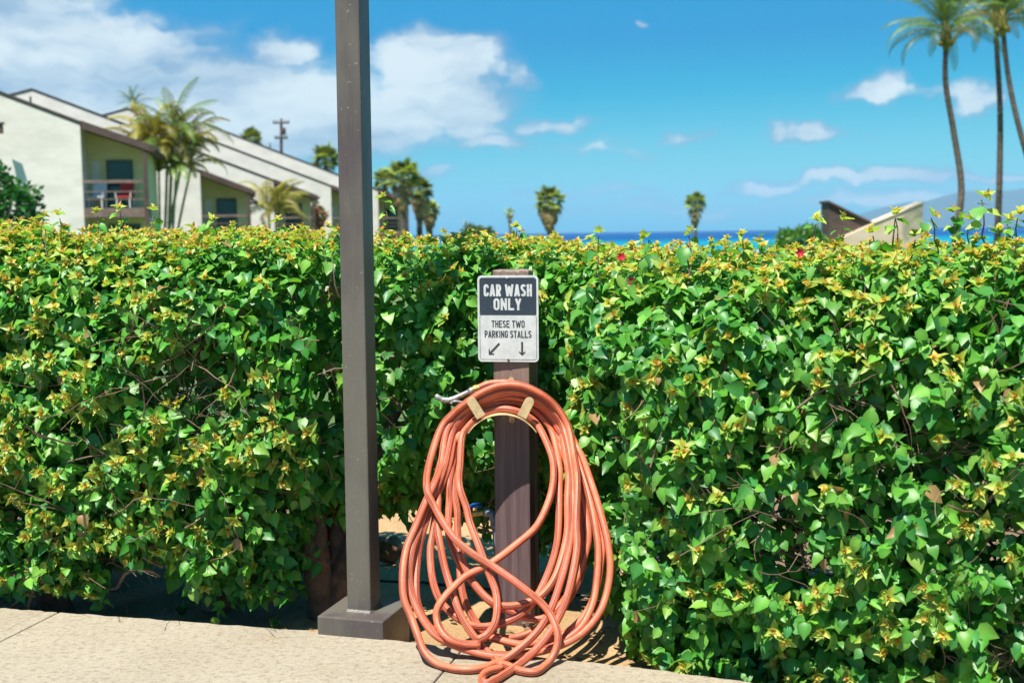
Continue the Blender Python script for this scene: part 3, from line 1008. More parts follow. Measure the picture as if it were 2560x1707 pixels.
bp = lambda *q: [B(*p) for p in q]
ap = lambda *q: [A(*p) for p in q]
PATHS = [
    # crossing strand from the left, over the saddle and down the pale right strand to the ground
    (bp((1010, 1385), (1100, 1400), (1220, 1440), (1380, 1450), (1500, 1380), (1580, 1250), (1600, 1110), (1570, 1000), (1520, 905), (1440, 800), (1320, 690), (1150, 565), (950, 435), (780, 325), (620, 190), (510, 50))
     + ap((380, 1330), (305, 1150), (320, 920)) + arc(700, 690) + ap((1740, 800), (1775, 1050)) + bp((1775, 30), (1782, 250), (1742, 500), (1680, 750), (1600, 950), (1480, 1130), (1330, 1290), (1150, 1440), (1000, 1540), (915, 1565), (868, 1545), (880, 1490), (945, 1450), (1060, 1410)), False, 0.0),
    # the long low loop
    (ap((440, 900), (380, 1080), (290, 1270)) + bp((225, 60), (140, 270), (105, 500), (115, 750), (180, 930), (245, 1100), (320, 1270), (450, 1390), (650, 1440), (850, 1420), (1050, 1350), (1250, 1220), (1420, 1050), (1530, 850), (1620, 600), (1690, 350), (1730, 100)) + ap((1735, 1200), (1715, 900)) + list(reversed(arc(625, 640))), True, 0.035),
    # right outermost loop
    (ap((480, 900), (400, 1120), (300, 1330)) + bp((250, 120), (190, 300), (165, 550), (200, 750), (280, 920), (400, 1080), (550, 1185), (750, 1260), (1000, 1300), (1250, 1290), (1500, 1250), (1700, 1170), (1850, 1060), (1990, 900), (2070, 700), (2100, 450), (2070, 180)) + ap((1990, 1330), (1900, 1050), (1800, 780)) + list(reversed(arc(560, 660))), True, 0.075),
    (ap((520, 900), (440, 1120), (340, 1330)) + bp((300, 100), (262, 250), (238, 450), (232, 640), (250, 800), (320, 980), (450, 1110), (620, 1200), (900, 1285), (1200, 1300), (1500, 1230), (1780, 1060), (1920, 840), (1970, 600), (1985, 300), (1960, 80)) + ap((1900, 1250), (1830, 1000), (1730, 740)) + list(reversed(arc(520, 600))), True, 0.11),
    (ap((470, 860), (420, 1100), (400, 1300)) + bp((395, 100), (368, 300), (385, 520), (430, 700), (500, 830), (620, 930), (750, 1000), (900, 1025), (1080, 990), (1250, 895), (1380, 750), (1480, 570), (1560, 350), (1600, 110)) + ap((1600, 1150), (1600, 930)) + list(reversed(arc(480, 520))), True, 0.14),
    (ap((560, 860), (520, 1080), (520, 1280)) + bp((540, 80), (575, 220), (640, 390), (750, 570), (870, 710), (1000, 815), (1150, 885), (1330, 945), (1480, 930), (1640, 790), (1780, 560), (1860, 330), (1890, 120)) + ap((1830, 1250), (1770, 1000)) + list(reversed(arc(500, 560))), True, 0.17),
    # inner strand: from low left, up over the saddle, down the inner right and across
    (bp((820, 1150), (910, 1110), (985, 1000), (1012, 850), (1000, 700), (950, 560), (900, 420), (830, 230), (750, 30)) + ap((690, 1330), (620, 1100), (630, 880)) + arc(430, 432, 160, 30)
     + ap((1520, 800), (1545, 970), (1530, 1150), (1480, 1310)) + bp((1410, 25), (1330, 125), (1200, 235), (1050, 345), (900, 440), (720, 535), (600, 640), (510, 730), (445, 830), (428, 940), (465, 1050), (560, 1140), (700, 1190), (850, 1200)), False, 0.055),
    (ap((590, 880), (560, 1100), (600, 1350)) + bp((630, 100), (648, 330), (665, 600), (710, 800), (790, 960), (900, 1080), (1100, 1130), (1300, 1095), (1500, 970), (1680, 780), (1800, 560), (1850, 300)) + ap((1790, 1250), (1720, 1000)) + list(reversed(arc(455, 540))), True, 0.20),
    # strand running down the left and under the low loop
    (bp((1180, 1420), (1040, 1370), (950, 1300), (780, 1105), (660, 900), (570, 660), (505, 450), (468, 250), (440, 60)) + ap((410, 1250), (400, 1050), (450, 840)) + arc(590, 610) + ap((1660, 800), (1690, 1000), (1680, 1250)) + bp((1690, 100), (1640, 350), (1560, 560), (1440, 720), (1290, 800), (1130, 825), (980, 790), (820, 650), (700, 450), (650, 300)), False, 0.095),
    # nozzle end
    (ap((800, 160), (900, 120), (1020, 104), (1150, 110), (1330, 165), (1480, 275), (1610, 430), (1700, 590), (1790, 780), (1880, 1050), (1960, 1300)) + bp((2030, 150), (2010, 450), (1960, 700), (1860, 900), (1700, 1070), (1500, 1160), (1250, 1190), (1050, 1150), (900, 1120)), False, 0.13),
]


def hose_mesh():
    vs, fs, ang = [], [], []
    n = 14
    for pi_, (px, closed, layer) in enumerate(PATHS):
        pts3 = [hang(x, y, layer) for x, y in px]
        for i in range(len(pts3)):              # slight natural waver in depth
            pts3[i].y += 0.008 * math.sin(i * 1.7 + pi_ * 2.1)
            if pts3[i].z < 0.03:
                pts3[i].z = max(HR + 0.002, pts3[i].z)
        cv = crom(pts3, 0.012, closed)
        for p in cv:
            p.z = max(p.z, HR + 0.001)
        b = len(vs)
        nrm = None
        L = 0.0
        off = random.uniform(-0.10, 0.10)
        ph = random.uniform(0, 6)
        for i, p in enumerate(cv):
            if closed:
                t = (cv[(i + 1) % (len(cv) - 1)] - cv[i - 1 if i else -2]).normalized()
            else:
                t = (cv[min(i + 1, len(cv) - 1)] - cv[max(i - 1, 0)]).normalized()
            ref = Vector((0.0, -1, 0.25))
            nrm = (ref - t * ref.dot(t)).normalized()
            bi_ = t.cross(nrm)
            if i:
                L += (p - cv[i - 1]).length
            tw = off + 0.10 * math.sin(L * 2.2 + ph)
            for k in range(n + 1):
                a = 2 * math.pi * (k / n - 0.5 + tw)
                vs.append(tuple(p + (nrm * math.cos(a) + bi_ * math.sin(a)) * HR))
                ang.append(k / n)
        for i in range(len(cv) - 1):
            for k in range(n):
                r0 = b + i * (n + 1) + k
                r1 = r0 + n + 1
                fs.append((r0, r0 + 1, r1 + 1, r1))
        if not closed:
            fs.append(tuple(b + k for k in reversed(range(n))))
            fs.append(tuple(b + (len(cv) - 1) * (n + 1) + k for k in range(n)))
    me = bpy.data.meshes.new('hose_tube')
    me.from_pydata(vs, [], fs, shade_flat=False)
    at_ = me.attributes.new('ang', 'FLOAT', 'POINT')
    at_.data.foreach_set('value', ang)
    me.materials.append(M['hose'])
    return me


link('hose_tube', hose_mesh(), hose)


def C3(x, y, dy=0.0):                            # nozzle crop
    return at(1060 + x * 0.14456, 920 + y * 0.14456, Y_TOP + 0.055 + dy)


cpl = MB().tube([C3(965, 335), C3(930, 348), C3(925, 350), C3(868, 372), C3(862, 375), C3(850, 380)], [0.0155, 0.0155, 0.0178, 0.0178, 0.0165, 0.0165], 18)
build(cpl, 'brass_coupling', M['brass'], hose, True)
noz = MB().tube([C3(852, 378), C3(800, 398), C3(790, 402), C3(760, 415), C3(640, 470), C3(520, 525), C3(430, 555), C3(350, 555), C3(290, 530), C3(250, 505), C3(205, 488), C3(195, 484)],
                [0.0150, 0.0150, 0.0125, 0.0098, 0.0102, 0.0110, 0.0120, 0.0125, 0.0115, 0.0105, 0.0125, 0.0110], 16)
nozo = build(noz, 'nozzle', M['zinc'], hose, True, smooth_shade=True)
tipp = MB().tube([C3(200, 486), C3(186, 481)], [0.0065, 0.0065], 14)
build(tipp, 'nozzle_tip', M['brass'], nozo, False)
lev = MB().tube([C3(400, 590), C3(480, 575, -.004), C3(560, 570, -.004), C3(660, 590), C3(740, 612), C3(790, 618)], [0.0065, 0.007, 0.006, 0.0055, 0.005, 0.004], 10)
build(lev, 'trigger_lever', M['zinc'], nozo, False, smooth_shade=True)
pin = MB().tube([C3(470, 600, -0.012), C3(470, 600, 0.012)], 0.0045, 10)
build(pin, 'pivot_pin', M['bolt'], nozo, False)

# ------------------------------------------------------------------ tap beside the post
TY = POST_Y + 0.07
tap = empty('garden_tap', at(*A(960, 1560), TY) * 1.0, 'grey plastic standpipe with brass tap and blue handle beside the post', 'tap')
tap.location.z = -0.12
e0 = at(*A(940, 1390), TY)
foot = Vector((e0.x + 0.02, TY, -0.14))
pipe = crom([foot, Vector((e0.x + 0.016, TY, 0.25)), Vector((e0.x + 0.010, TY, e0.z - 0.06))], 0.05)
build(MB().tube(pipe, 0.0135, 14), 'standpipe', M['pvc'], tap, True, smooth_shade=True)
el_ = crom([Vector((e0.x + 0.010, TY, e0.z - 0.062)), Vector((e0.x + 0.008, TY, e0.z - 0.02)), Vector((e0.x - 0.006, TY, e0.z + 0.004)), Vector((e0.x - 0.035, TY, e0.z + 0.008))], 0.008)
build(MB().tube(el_, 0.018, 14), 'elbow', M['pvc'], tap, True, smooth_shade=True)
b0 = at(*A(865, 1375), TY)
b1 = at(*A(760, 1385), TY)
bs = crom([b0, b0.lerp(b1, 0.5), b1, b1 + Vector((-0.018, 0, -0.020)), b1 + Vector((-0.020, 0, -0.045))], 0.01)
brass = build(MB().tube(bs, 0.0125, 12), 'brass_valve', M['brass'], tap, True, smooth_shade=True)
st = at(*A(785, 1340), TY)
build(MB().tube([st + Vector((0, 0, -0.02)), st + Vector((0, 0, 0.012))], 0.0055, 8), 'valve_stem', M['brass'], tap, True)
hb = MB()
for k in range(24):
    a = 2 * math.pi * k / 24
    rr = 0.024 + 0.003 * math.cos(a * 6)
    for zz in (0.010, 0.020):
        hb.v.append((st.x + rr * math.cos(a), TY + rr * math.sin(a), st.z + zz))
for k in range(24):
    k2 = (k + 1) % 24
    hb.f.append((2 * k, 2 * k2, 2 * k2 + 1, 2 * k + 1))
hb.f.append(tuple(2 * k for k in range(24))); hb.f.append(tuple(2 * k + 1 for k in reversed(range(24))))
build(hb, 'blue_handle', M['blue_plastic'], tap, True)

# ------------------------------------------------------------------ hedge
U_K = np.array([-900, -600, 0, 400, 640, 760, 850, 960, 1100, 1290, 1400, 1460, 1524, 1600, 1700, 2560, 3300, 3800], float)
OFF_K = np.array([.08, .08, .05, .05, .10, .24, .38, .58, .74, .76, .55, .38, .22, .12, .05, .02, .03, .03])
LOW_K = np.array([0, 0, 0, 0, .15, .34, .40, .42, .40, .36, .14, .04, 0, 0, 0, 0, 0, 0])
ZT_K = np.array([1.58, 1.58, 1.54, 1.525, 1.515, 1.505, 1.495, 1.48, 1.465, 1.445, 1.435, 1.435, 1.435, 1.43, 1.43, 1.44, 1.44, 1.44])
UB_K = np.array([-900, 0, 170, 250, 390, 420, 620, 660, 850, 960, 1080, 1290, 1400, 1524, 3800], float)
ZB_K = np.array([.03, .04, .04, .13, .13, .00, .00, .30, .28, .14, .05, .02, -.04, -.07, -.07])
HTH = 1.15


def wob2(a, b, seed=0.0):
    return (np.sin(a * 5.1 + 1.3 + seed) * np.sin(b * 4.3 + .4 + seed * 2) + 0.6 * np.sin(a * 11.3 + b * 7.9 + seed) + 0.4 * np.sin(b * 17.1 - a * 13.7 + 2 + seed)) / 2.0


PATCH = [  # bare places: photo px x, y, rx, ry, strength
    (470, 930, 150, 95, .9), (760, 760, 95, 95, .92), (560, 1010, 90, 60, .75), (400, 870, 90, 50, .7), (890, 930, 70, 160, .35),
    (2200, 1010, 110, 80, .85), (2330, 1110, 120, 70, .6), (2080, 960, 90, 60, .6), (2010, 1330, 150, 50, .8), (1960, 1420, 120, 50, .75),
    (1590, 1180, 90, 120, .65), (1640, 1090, 60, 80, .6), (2520, 1640, 200, 90, .7), (1900, 1230, 70, 50, .6), (2480, 1330, 90, 60, .5),
    (300, 1400, 130, 40, .8), (640, 1250, 110, 60, .6), (1000, 1000, 60, 90, .4), (250, 1130, 70, 40, .5), (1460, 900, 60, 60, .4), (2480, 900, 80, 60, .5)]


def patch_drop(P3):
    u, v, _ = to_px(P3)
    d = np.zeros(len(u))
    for cx_, cy_, rx_, ry_, st_ in PATCH:
        q = ((u - cx_) / rx_) ** 2 + ((v - cy_) / ry_) ** 2
        d = np.maximum(d, st_ * np.clip(1.5 - q, 0, 1))
    return d


def face_points(n, zlo_extra=0.0):
    """random points on the hedge's front face; returns points, outward normals, u, z"""
    s = rng.uniform(0, S_MAX, n)
    u = np.interp(s, edge_s, edge_u)
    zb, zt = np.interp(u, UB_K, ZB_K), np.interp(u, U_K, ZT_K)
    z = zb + (zt - zb) * rng.uniform(0, 1, n)
    return face_at(s, z)


def face_at(s, z):
    u = np.interp(s, edge_s, edge_u)
    k, t, inw = kerb(s)
    zb, zt = np.interp(u, UB_K, ZB_K), np.interp(u, U_K, ZT_K)
    off = np.interp(u, U_K, OFF_K)
    rel = (z - zb) / (zt - zb)
    off = off + np.interp(u, U_K, LOW_K) * np.clip((0.66 - z) / 0.30, 0, 1)
    off = off + 0.20 * np.clip((rel - 0.82) / 0.18, 0, 1) ** 2 + 0.10 * np.clip((0.22 - rel) / 0.22, 0, 1) ** 1.5
    off = off - 0.06 * np.sin(np.clip(rel, 0, 1) * math.pi) + 0.055 * wob2(s, z)
    Pp = np.column_stack([k + inw * off[:, None], z])
    up = np.clip((rel - 0.75) / 0.25, 0, 1)
    nr = unit(np.column_stack([-inw * (1 - 0.55 * up)[:, None], 0.12 + 0.9 * up - 0.5 * np.clip((0.12 - rel) / 0.12, 0, 1)]))
    return Pp, nr, u, rel


def top_points(n):
    s = rng.uniform(0, S_MAX, n)
    u = np.interp(s, edge_s, edge_u)
    k, t, inw = kerb(s)
    d = rng.uniform(0, 1, n) ** 1.25
    off = np.interp(u, U_K, OFF_K) + 0.12 + d * (HTH - 0.12)
    z = np.interp(u, U_K, ZT_K) + 0.035 * wob2(s, off, 3.0) - 0.05 * np.clip((d - 0.8) / 0.2, 0, 1) - 0.04 * np.clip((0.12 - d) / 0.12, 0, 1)
    Pp = np.column_stack([k + inw * off[:, None], z])
    nr = unit(np.column_stack([-inw * 0.25 + rng.normal(0, .15, (n, 2)), np.ones(n)]))
    return Pp, nr, u, np.ones(n)


GREENS = 1.2 * np.array([[0.034, 0.165, 0.020], [0.052, 0.205, 0.022], [0.075, 0.245, 0.026], [0.110, 0.290, 0.034], [0.034, 0.160, 0.036]])
LIME = 1.1 * np.array([[0.12, 0.30, 0.045], [0.17, 0.34, 0.05], [0.22, 0.36, 0.05]])
YEL = 1.2 * np.array([[0.40, 0.38, 0.06], [0.50, 0.42, 0.09], [0.44, 0.34, 0.05]])
ORA = 1.2 * np.array([[0.50, 0.27, 0.05], [0.46, 0.20, 0.05], [0.42, 0.16, 0.06], [0.56, 0.36, 0.10]])

# every leaf: base, direction, normal, length, width ratio, fold, droop, colour
LB, LD, LN, LL, LW, LF, LR, LC = [], [], [], [], [], [], [], []
STEM = []


def add_leaves(b, d, n_, L, W, F, Rr, C):
    LB.append(b); LD.append(d); LN.append(n_); LL.append(L); LW.append(W); LF.append(F); LR.append(Rr); LC.append(C)


def shoots(Pp, nr, young, size, length, kbig, ktip, up_bias, tips=None):
    """leafy shoots whose tips sit at the surface points"""
    n = len(Pp)
    axis = unit(nr * 0.9 + np.array([0, 0, up_bias]) + rng.normal(0, 0.38, (n, 3)))
    Ls = length * rng.uniform(0.7, 1.35, n)
    base = Pp - axis * Ls[:, None]
    for i in range(n):
        if rng.random() < 0.45:
            STEM.append((base[i] - nr[i] * 0.08, base[i], Pp[i]))
    h1 = unit(np.cross(axis, rng.normal(0, 1, (n, 3))))
    h2 = np.cross(axis, h1)
    ph0 = rng.uniform(0, 6.28, n)
    for k in range(kbig):                        # mature leaves down the shoot
        t = (k + rng.uniform(0.0, 1.0, n)) / kbig * 0.95
        phi = ph0 + k * 2.4 + rng.normal(0, .35, n)
        rad = h1 * np.cos(phi)[:, None] + h2 * np.sin(phi)[:, None]
        b = base + axis * (Ls * t)[:, None] + rad * 0.012
        d = unit(rad * 0.75 + axis * (0.25 + 0.25 * t)[:, None] + np.array([0, 0, -0.62]) + rng.normal(0, .28, (n, 3)))
        nn = nr * 0.65 + np.array([0, 0, 0.72]) + axis * 0.25 + rng.normal(0, .36, (n, 3))
        L = size * np.clip(rng.lognormal(0, .24, n), .5, 1.4) * (1.08 - 0.25 * t)
        g = GREENS[rng.integers(0, len(GREENS), n)] * rng.uniform(0.75, 1.25, (n, 1))
        li = LIME[rng.integers(0, len(LIME), n)] * rng.uniform(0.75, 1.2, (n, 1))
        mixl = np.maximum(np.clip((t - 0.40) * 1.9, 0, 1) * young * rng.uniform(0.4, 1.0, n), np.where(rng.random(n) < 0.16, rng.uniform(.25, .8, n), 0))
        C = g * (1 - mixl[:, None]) + li * mixl[:, None]
        dead = rng.random(n) < 0.012
        C[dead] = np.array([0.30, 0.19, 0.08])
        add_leaves(b, d, nn, L, rng.uniform(0.66, 0.98, n), rng.uniform(0.04, 0.55, n), rng.uniform(0.02, 0.48, n), C)
    yi = np.where(young > 0.12)[0]
    m = len(yi)
    if m and ktip:
        for k in range(ktip):                    # star of young leaves at the growing tip
            f = k / ktip
            phi = ph0[yi] + k * 2.39996 + rng.normal(0, .2, m)
            rad = h1[yi] * np.cos(phi)[:, None] + h2[yi] * np.sin(phi)[:, None]
            b = Pp[yi] + axis[yi] * (0.012 + 0.016 * f)
            open_ = 0.95 - 0.62 * f
            d = unit(rad * open_ + axis[yi] * (0.30 + 0.75 * f) + np.array([0, 0, -0.18]) + rng.normal(0, .15, (m, 3)))
            nn = axis[yi] * 1.0 - rad * 0.35 + np.array([0, 0, .25]) + rng.normal(0, .18, (m, 3))
            L = size * (1.0 - 0.68 * f) * rng.uniform(0.75, 1.15, m)
            li = LIME[rng.integers(0, len(LIME), m)]
            ye = YEL[rng.integers(0, len(YEL), m)]
            orr = ORA[rng.integers(0, len(ORA), m)]
            yy = np.minimum(1.0, young[yi][:, None] * 1.15)
            C = li * (1 - f) * (1.25 - 0.5 * yy) + ye * np.minimum(f + 0.35 * yy, 1) * 0.8
            wf = np.clip((f - 0.45) * 2, 0, 1) * yy
            if tips:
                wf = np.clip((f - 0.15) * 1.6, 0, 1) * yy
            C = C * (1 - wf) + orr * wf
            C = C * rng.uniform(0.8, 1.15, (m, 1))
            add_leaves(b, d, nn, L, rng.uniform(0.46, 0.70, m), rng.uniform(0.2, 0.65, m), rng.uniform(-0.15, 0.3, m), C)


# front face
Pp, nr, u, rel = face_points(4500)
keep = rng.random(len(Pp)) > patch_drop(Pp)
Pp, nr, u, rel = Pp[keep], nr[keep], u[keep], rel[keep]
Pp = Pp + nr * rng.normal(-0.005, 0.035, (len(Pp), 1))
pxu, pxv, _ = to_px(Pp)
left_flush = np.clip(1.15 - pxu / 800.0, 0, 1) * np.clip((pxv - 760) / 250.0, 0, 1)
right_flush = np.clip((pxu - 1900) / 500.0, 0, 1) * 0.35 * np.clip((pxv - 700) / 300.0, 0, 1)
top_flush = np.clip((rel - 0.84) / 0.16, 0, 1)
pr = 0.27 + 0.52 * left_flush + 0.35 * right_flush + 0.6 * top_flush
pr = pr * np.clip(0.85 + 1.3 * wob2(Pp[:, 0] * 0.9, Pp[:, 2] * 1.1, 5.0), 0.12, 2.0)
young = np.where(rng.random(len(Pp)) < pr, rng.uniform(0.35, 1.0, len(Pp)), rng.uniform(0, 0.12, len(Pp)))
shoots(Pp, nr, young, 0.052, 0.13, 8, 8, 0.15)
# a second, deeper leafy layer behind the face
Pp, nr, u, rel = face_points(2900)
keep = rng.random(len(Pp)) > patch_drop(Pp) * 0.8
Pp, nr = Pp[keep], nr[keep]
Pp = Pp - nr * rng.uniform(0.10, 0.32, (len(Pp), 1))
shoots(Pp, nr, np.zeros(len(Pp)), 0.060, 0.13, 6, 0, 0.1)
# top
Pp, nr, u, rel = top_points(3100)
young = np.where(rng.random(len(Pp)) < 0.72, rng.uniform(0.4, 1.0, len(Pp)), rng.uniform(0, 0.12, len(Pp)))
Pp[:, 2] += rng.normal(0, 0.022, len(Pp))
shoots(Pp, nr, young, 0.041, 0.12, 6, 7, 0.3, True)
# tall whips standing clear of the clipped top
WH = [(2455, 500, .9), (2380, 540, .5), (2330, 545, .45), (2545, 545, .5), (2500, 590, .3), (2100, 560, .35), (2240, 545, .5), (2040, 560, .3), (2290, 600, .2), (1720, 590, .3), (1290, 575, .3),
      (1500, 590, .2), (1620, 600, .15), (300, 530, .2), (380, 535, .15), (240, 540, .2), (110, 550, .2), (150, 545, .2), (960, 500, .35), (535, 560, .15), (700, 560, .15), (2420, 560, .4), (2520, 560, .4), (2180, 590, .3), (1860, 600, .2), (45, 560, .2)]
whip_pts = []
for px_, py_, hgt_ in WH:
    s_ = s_of_u(px_)
    k, t, inw = kerb(np.array([s_]))
    off = float(np.interp(px_, U_K, OFF_K)) + random.uniform(0.15, 0.5)
    yy = float(k[0, 1] + inw[0, 1] * off)
    tip = at(px_, py_, yy)
    root = Vector((tip.x + random.uniform(-.03, .05), yy + random.uniform(-.04, .04), min(1.36, tip.z - 0.12)))
    ln_ = (tip - root).length
    nst = max(3, int(ln_ / 0.035))
    pts = [root.lerp(tip, i / nst) + Vector((random.uniform(-.006, .006), random.uniform(-.006, .006), 0)) for i in range(nst + 1)]
    whip_pts.append(pts)
    nn = len(pts)
    arr = np.array([list(p) for p in pts[1:]])
    shoots(arr[-1:], np.array([[0, -0.25, 1.0]]), np.array([random.uniform(.5, .9)]), 0.050, 0.06, 3, 6, 0.6)
    for i, p in enumerate(arr[:-1]):
        f = i / nn
        phi = i * 2.4 + random.uniform(-.3, .3)
        for q in range(1):
            rad = np.array([[math.cos(phi), math.sin(phi), 0]])
            C = (LIME[i % 3] * (1 - f * .4) + YEL[i % 3] * f * .5)[None]
            add_leaves(p[None] + rad * 0.01, unit(rad + np.array([[0, 0, -0.15]])), np.array([[0, -0.3, 1.0]]) + rng.normal(0, .2, (1, 3)), np.array([random.uniform(.035, .055)]), np.array([.68]), np.array([.35]), np.array([.25]), C)
# shaded interior and far side
n = 9000
s = rng.uniform(0, S_MAX, n)
u = np.interp(s, edge_s, edge_u)
k, t, inw = kerb(s)
off = np.interp(u, U_K, OFF_K) + 0.30 + rng.uniform(0, 1, n) ** 0.7 * (HTH - 0.28)
zb, zt = np.interp(u, UB_K, ZB_K) + 0.12, np.interp(u, U_K, ZT_K) - 0.06
z = zb + (zt - zb) * rng.uniform(0, 1, n)
Pp = np.column_stack([k + inw * off[:, None], z])
add_leaves(Pp, unit(rng.normal(0, 1, (n, 3)) + np.array([0, 0, -0.7])), rng.normal(0, 1, (n, 3)) + np.array([0, 0, .5]), rng.uniform(.055, .09, n), rng.uniform(.7, .95, n), rng.uniform(0, .3, n), rng.uniform(0, .3, n), GREENS[rng.integers(0, 5, n)] * 0.9)

LB, LD, LN, LL, LW, LF, LR, LC = [np.concatenate(x) for x in (LB, LD, LN, LL, LW, LF, LR, LC)]
cu_, cv_, cd_ = to_px(LB + unit(LD) * (LL * 0.5)[:, None])
lb_y = LB[:, 1]
clear = ((cu_ > 1120) & (cu_ < 1420) & (lb_y < POST_Y + 0.16)) | ((cu_ > 985) & (cu_ < 1560) & (cv_ > 930) & (lb_y < 4.86 - 0.00045 * np.abs(cu_ - 1270))) | ((cu_ > 790) & (cu_ < 1040) & (lb_y < 4.98))
kp = ~clear
LB, LD, LN, LL, LW, LF, LR, LC = [q[kp] for q in (LB, LD, LN, LL, LW, LF, LR, LC)]
LD = unit(LD)
LS = unit(np.cross(LD, LN))
LN = np.cross(LS, LD)
# leaf outline: along, across
TV = np.array([0, .28, .55, .80, 1.0, -.03, .26, .55, .80, -.03, .26, .55, .80])
TW = np.array([0, 0, 0, 0, 0, .26, .50, .40, .18, -.26, -.50, -.40, -.18])
TQ = np.array([(0, 5, 6, 1), (1, 6, 7, 2), (2, 7, 8, 3), (0, 1, 10, 9), (1, 2, 11, 10), (2, 3, 12, 11)])
TT = np.array([(3, 8, 4), (3, 4, 12)])


def leaf_verts(i):
    L = LL[i][:, None]
    v = TV[None] * L
    w = TW[None] * L * LW[i][:, None]
    h = np.abs(TW)[None] * L * LF[i][:, None] - LR[i][:, None] * L * (TV[None] ** 2) + 0.055 * L * np.sin(TV[None] * 9 + LW[i][:, None] * 90 + TW[None] * 5) * (np.abs(TW[None]) > .1)
    return (LB[i][:, None, :] + v[..., None] * LD[i][:, None, :] + w[..., None] * LS[i][:, None, :] + h[..., None] * LN[i][:, None, :])


# the 300 leaves that show largest become parts of their own
ctrp = LB + LD * (LL * 0.5)[:, None]
lu, lv, ldp = to_px(ctrp)
face = np.abs(np.einsum('ij,ij->i', LN, unit(np.array(EYE) - ctrp)))
area = (LL * FPX / ldp) ** 2 * LW * face
inside = np.where((lu > 20) & (lu < 2540) & (lv > 560) & (lv < 1690))[0]
cell = {}
for i in inside[np.argsort(ldp[inside])]:
    key = (int(lu[i] // 24), int(lv[i] // 24))
    if key not in cell:
        cell[key] = i
front = np.array(sorted(cell.values(), key=lambda i: -area[i]))
post_zone = (lu[front] > 850) & (lu[front] < 1540) & (lv[front] > 660)
front = front[~post_zone]
big, seen = [], set()
for i in front:
    key = (int(lu[i] // 56), int(lv[i] // 44))
    if key in seen:
        continue
    seen.add(key)
    big.append(i)
    if len(big) == 300:
        break
big = np.array(big)
rest = np.ones(len(LB), bool)
rest[big] = False
ri = np.where(rest)[0]
V = leaf_verts(ri)
nl = len(ri)
base_i = (np.arange(nl) * 13)[:, None, None]
quads = (TQ[None] + base_i).reshape(-1, 4)
tris = (TT[None] + base_i).reshape(-1, 3)
cols = np.repeat(LC[ri], 13, axis=0)
midr = np.tile((np.abs(TW) < 0.01).astype(float), nl)[:, None]
cols = cols * (1 + 0.22 * midr)
hk, _, hin = kerb(np.array([S_MAX * 0.5]))
hedge = empty('hedge', (float(hk[0, 0] + hin[0, 0] * .6), float(hk[0, 1] + hin[0, 1] * .6), -0.10), 'clipped bougainvillea hedge with glossy green leaves and orange new tips', 'hedge')
fol = link('foliage', np_mesh('foliage', V.reshape(-1, 3), quads, tris, M['leaf'], cols), hedge)
fol['kind'] = 'stuff'
# shared meshes for the single leaves, sorted by colour
NCL = 14
order = np.argsort(LC[big][:, 0] + 0.3 * LC[big][:, 1])
groups = np.array_split(big[order], NCL)
for g in groups:
    LWm, LFm, LRm = LW[g].mean(), LF[g].mean(), LR[g].mean()
    vv = np.stack([TW * LWm, TV, np.abs(TW) * LFm - LRm * TV ** 2 + 0.03 * np.sin(TV * 9 + LWm * 90) * (np.abs(TW) > .1)], -1)
    cc = np.repeat(LC[g].mean(0)[None], 13, 0) * (1 + 0.22 * (np.abs(TW) < .01))[:, None]
    me = np_mesh('leaf', vv, TQ, TT, M['leaf'], cc)
    for i in g:
        o = bpy.data.objects.new('leaf', me)
        COL.objects.link(o)
        o.parent = hedge
        Mx = Matrix(np.column_stack([LS[i], LD[i], LN[i]]).tolist()).to_4x4() @ Matrix.Scale(float(LL[i]), 4)
        Mx.translation = Vector(LB[i].tolist()) - hedge.location
        o.matrix_basis = Mx

# twigs
tw = MB()
for a, b_, c in STEM[::2]:
    q_u, q_v, q_d = to_px(np.array([c]))
    if 960 < q_u[0] < 1520 and c[1] < POST_Y + 0.2:
        continue
    tw.tube([a, b_, c], [0.0035, 0.0028, 0.0014], 4, cap=False)
for pts in whip_pts:
    tw.tube(pts, [0.0042 - 0.0026 * i / len(pts) for i in range(len(pts))], 5, cap=False)


def twig_curve(p, d, L, r0, bend=0.85, n=6, fork=True):
    pts, rr = [p.copy()], [r0]
    d = d.normalized()
    for i in range(n):
        d = (d + Vector((random.gauss(0, .22), random.gauss(0, .16), random.gauss(0.03, .20))) * bend).normalized()
        pts.append(pts[-1] + d * (L / n))
        rr.append(max(0.0012, r0 * (1 - 0.75 * (i + 1) / n)))
        if fork and random.random() < 0.5 and i > 0:
            twig_curve(pts[-1], (d + Vector((random.gauss(0, .6), random.gauss(0, .4), random.gauss(0.1, .5)))).normalized(), L * 0.45, rr[-1] * 0.75, bend, 4, False)
    q_u, q_v, q_d = to_px(np.array([list(q) for q in pts]))
    if max(q.z for q in pts) > 1.34 or np.any((q_u > 780) & (q_u < 1560) & (q_d < 5.1)):
        return
    tw.tube(pts, rr, 5, cap=False)


def surf_point(px, py, depth):
    """pixel -> point on the hedge face, pushed in by depth"""
    Yg = 4.8
    for _ in range(6):
        p = at(px, py, Yg)
        kk, tt_, ii = kerb(np.linspace(0, S_MAX, 400))
        j = int(np.argmin((kk[:, 0] - p.x) ** 2 * 4 + 0 * kk[:, 1]))
        P1, _, _, _ = face_at(np.array([np.linspace(0, S_MAX, 400)[j]]), np.array([p.z]))
        Yg = float(P1[0, 1])
    return at(px, py, Yg + depth)


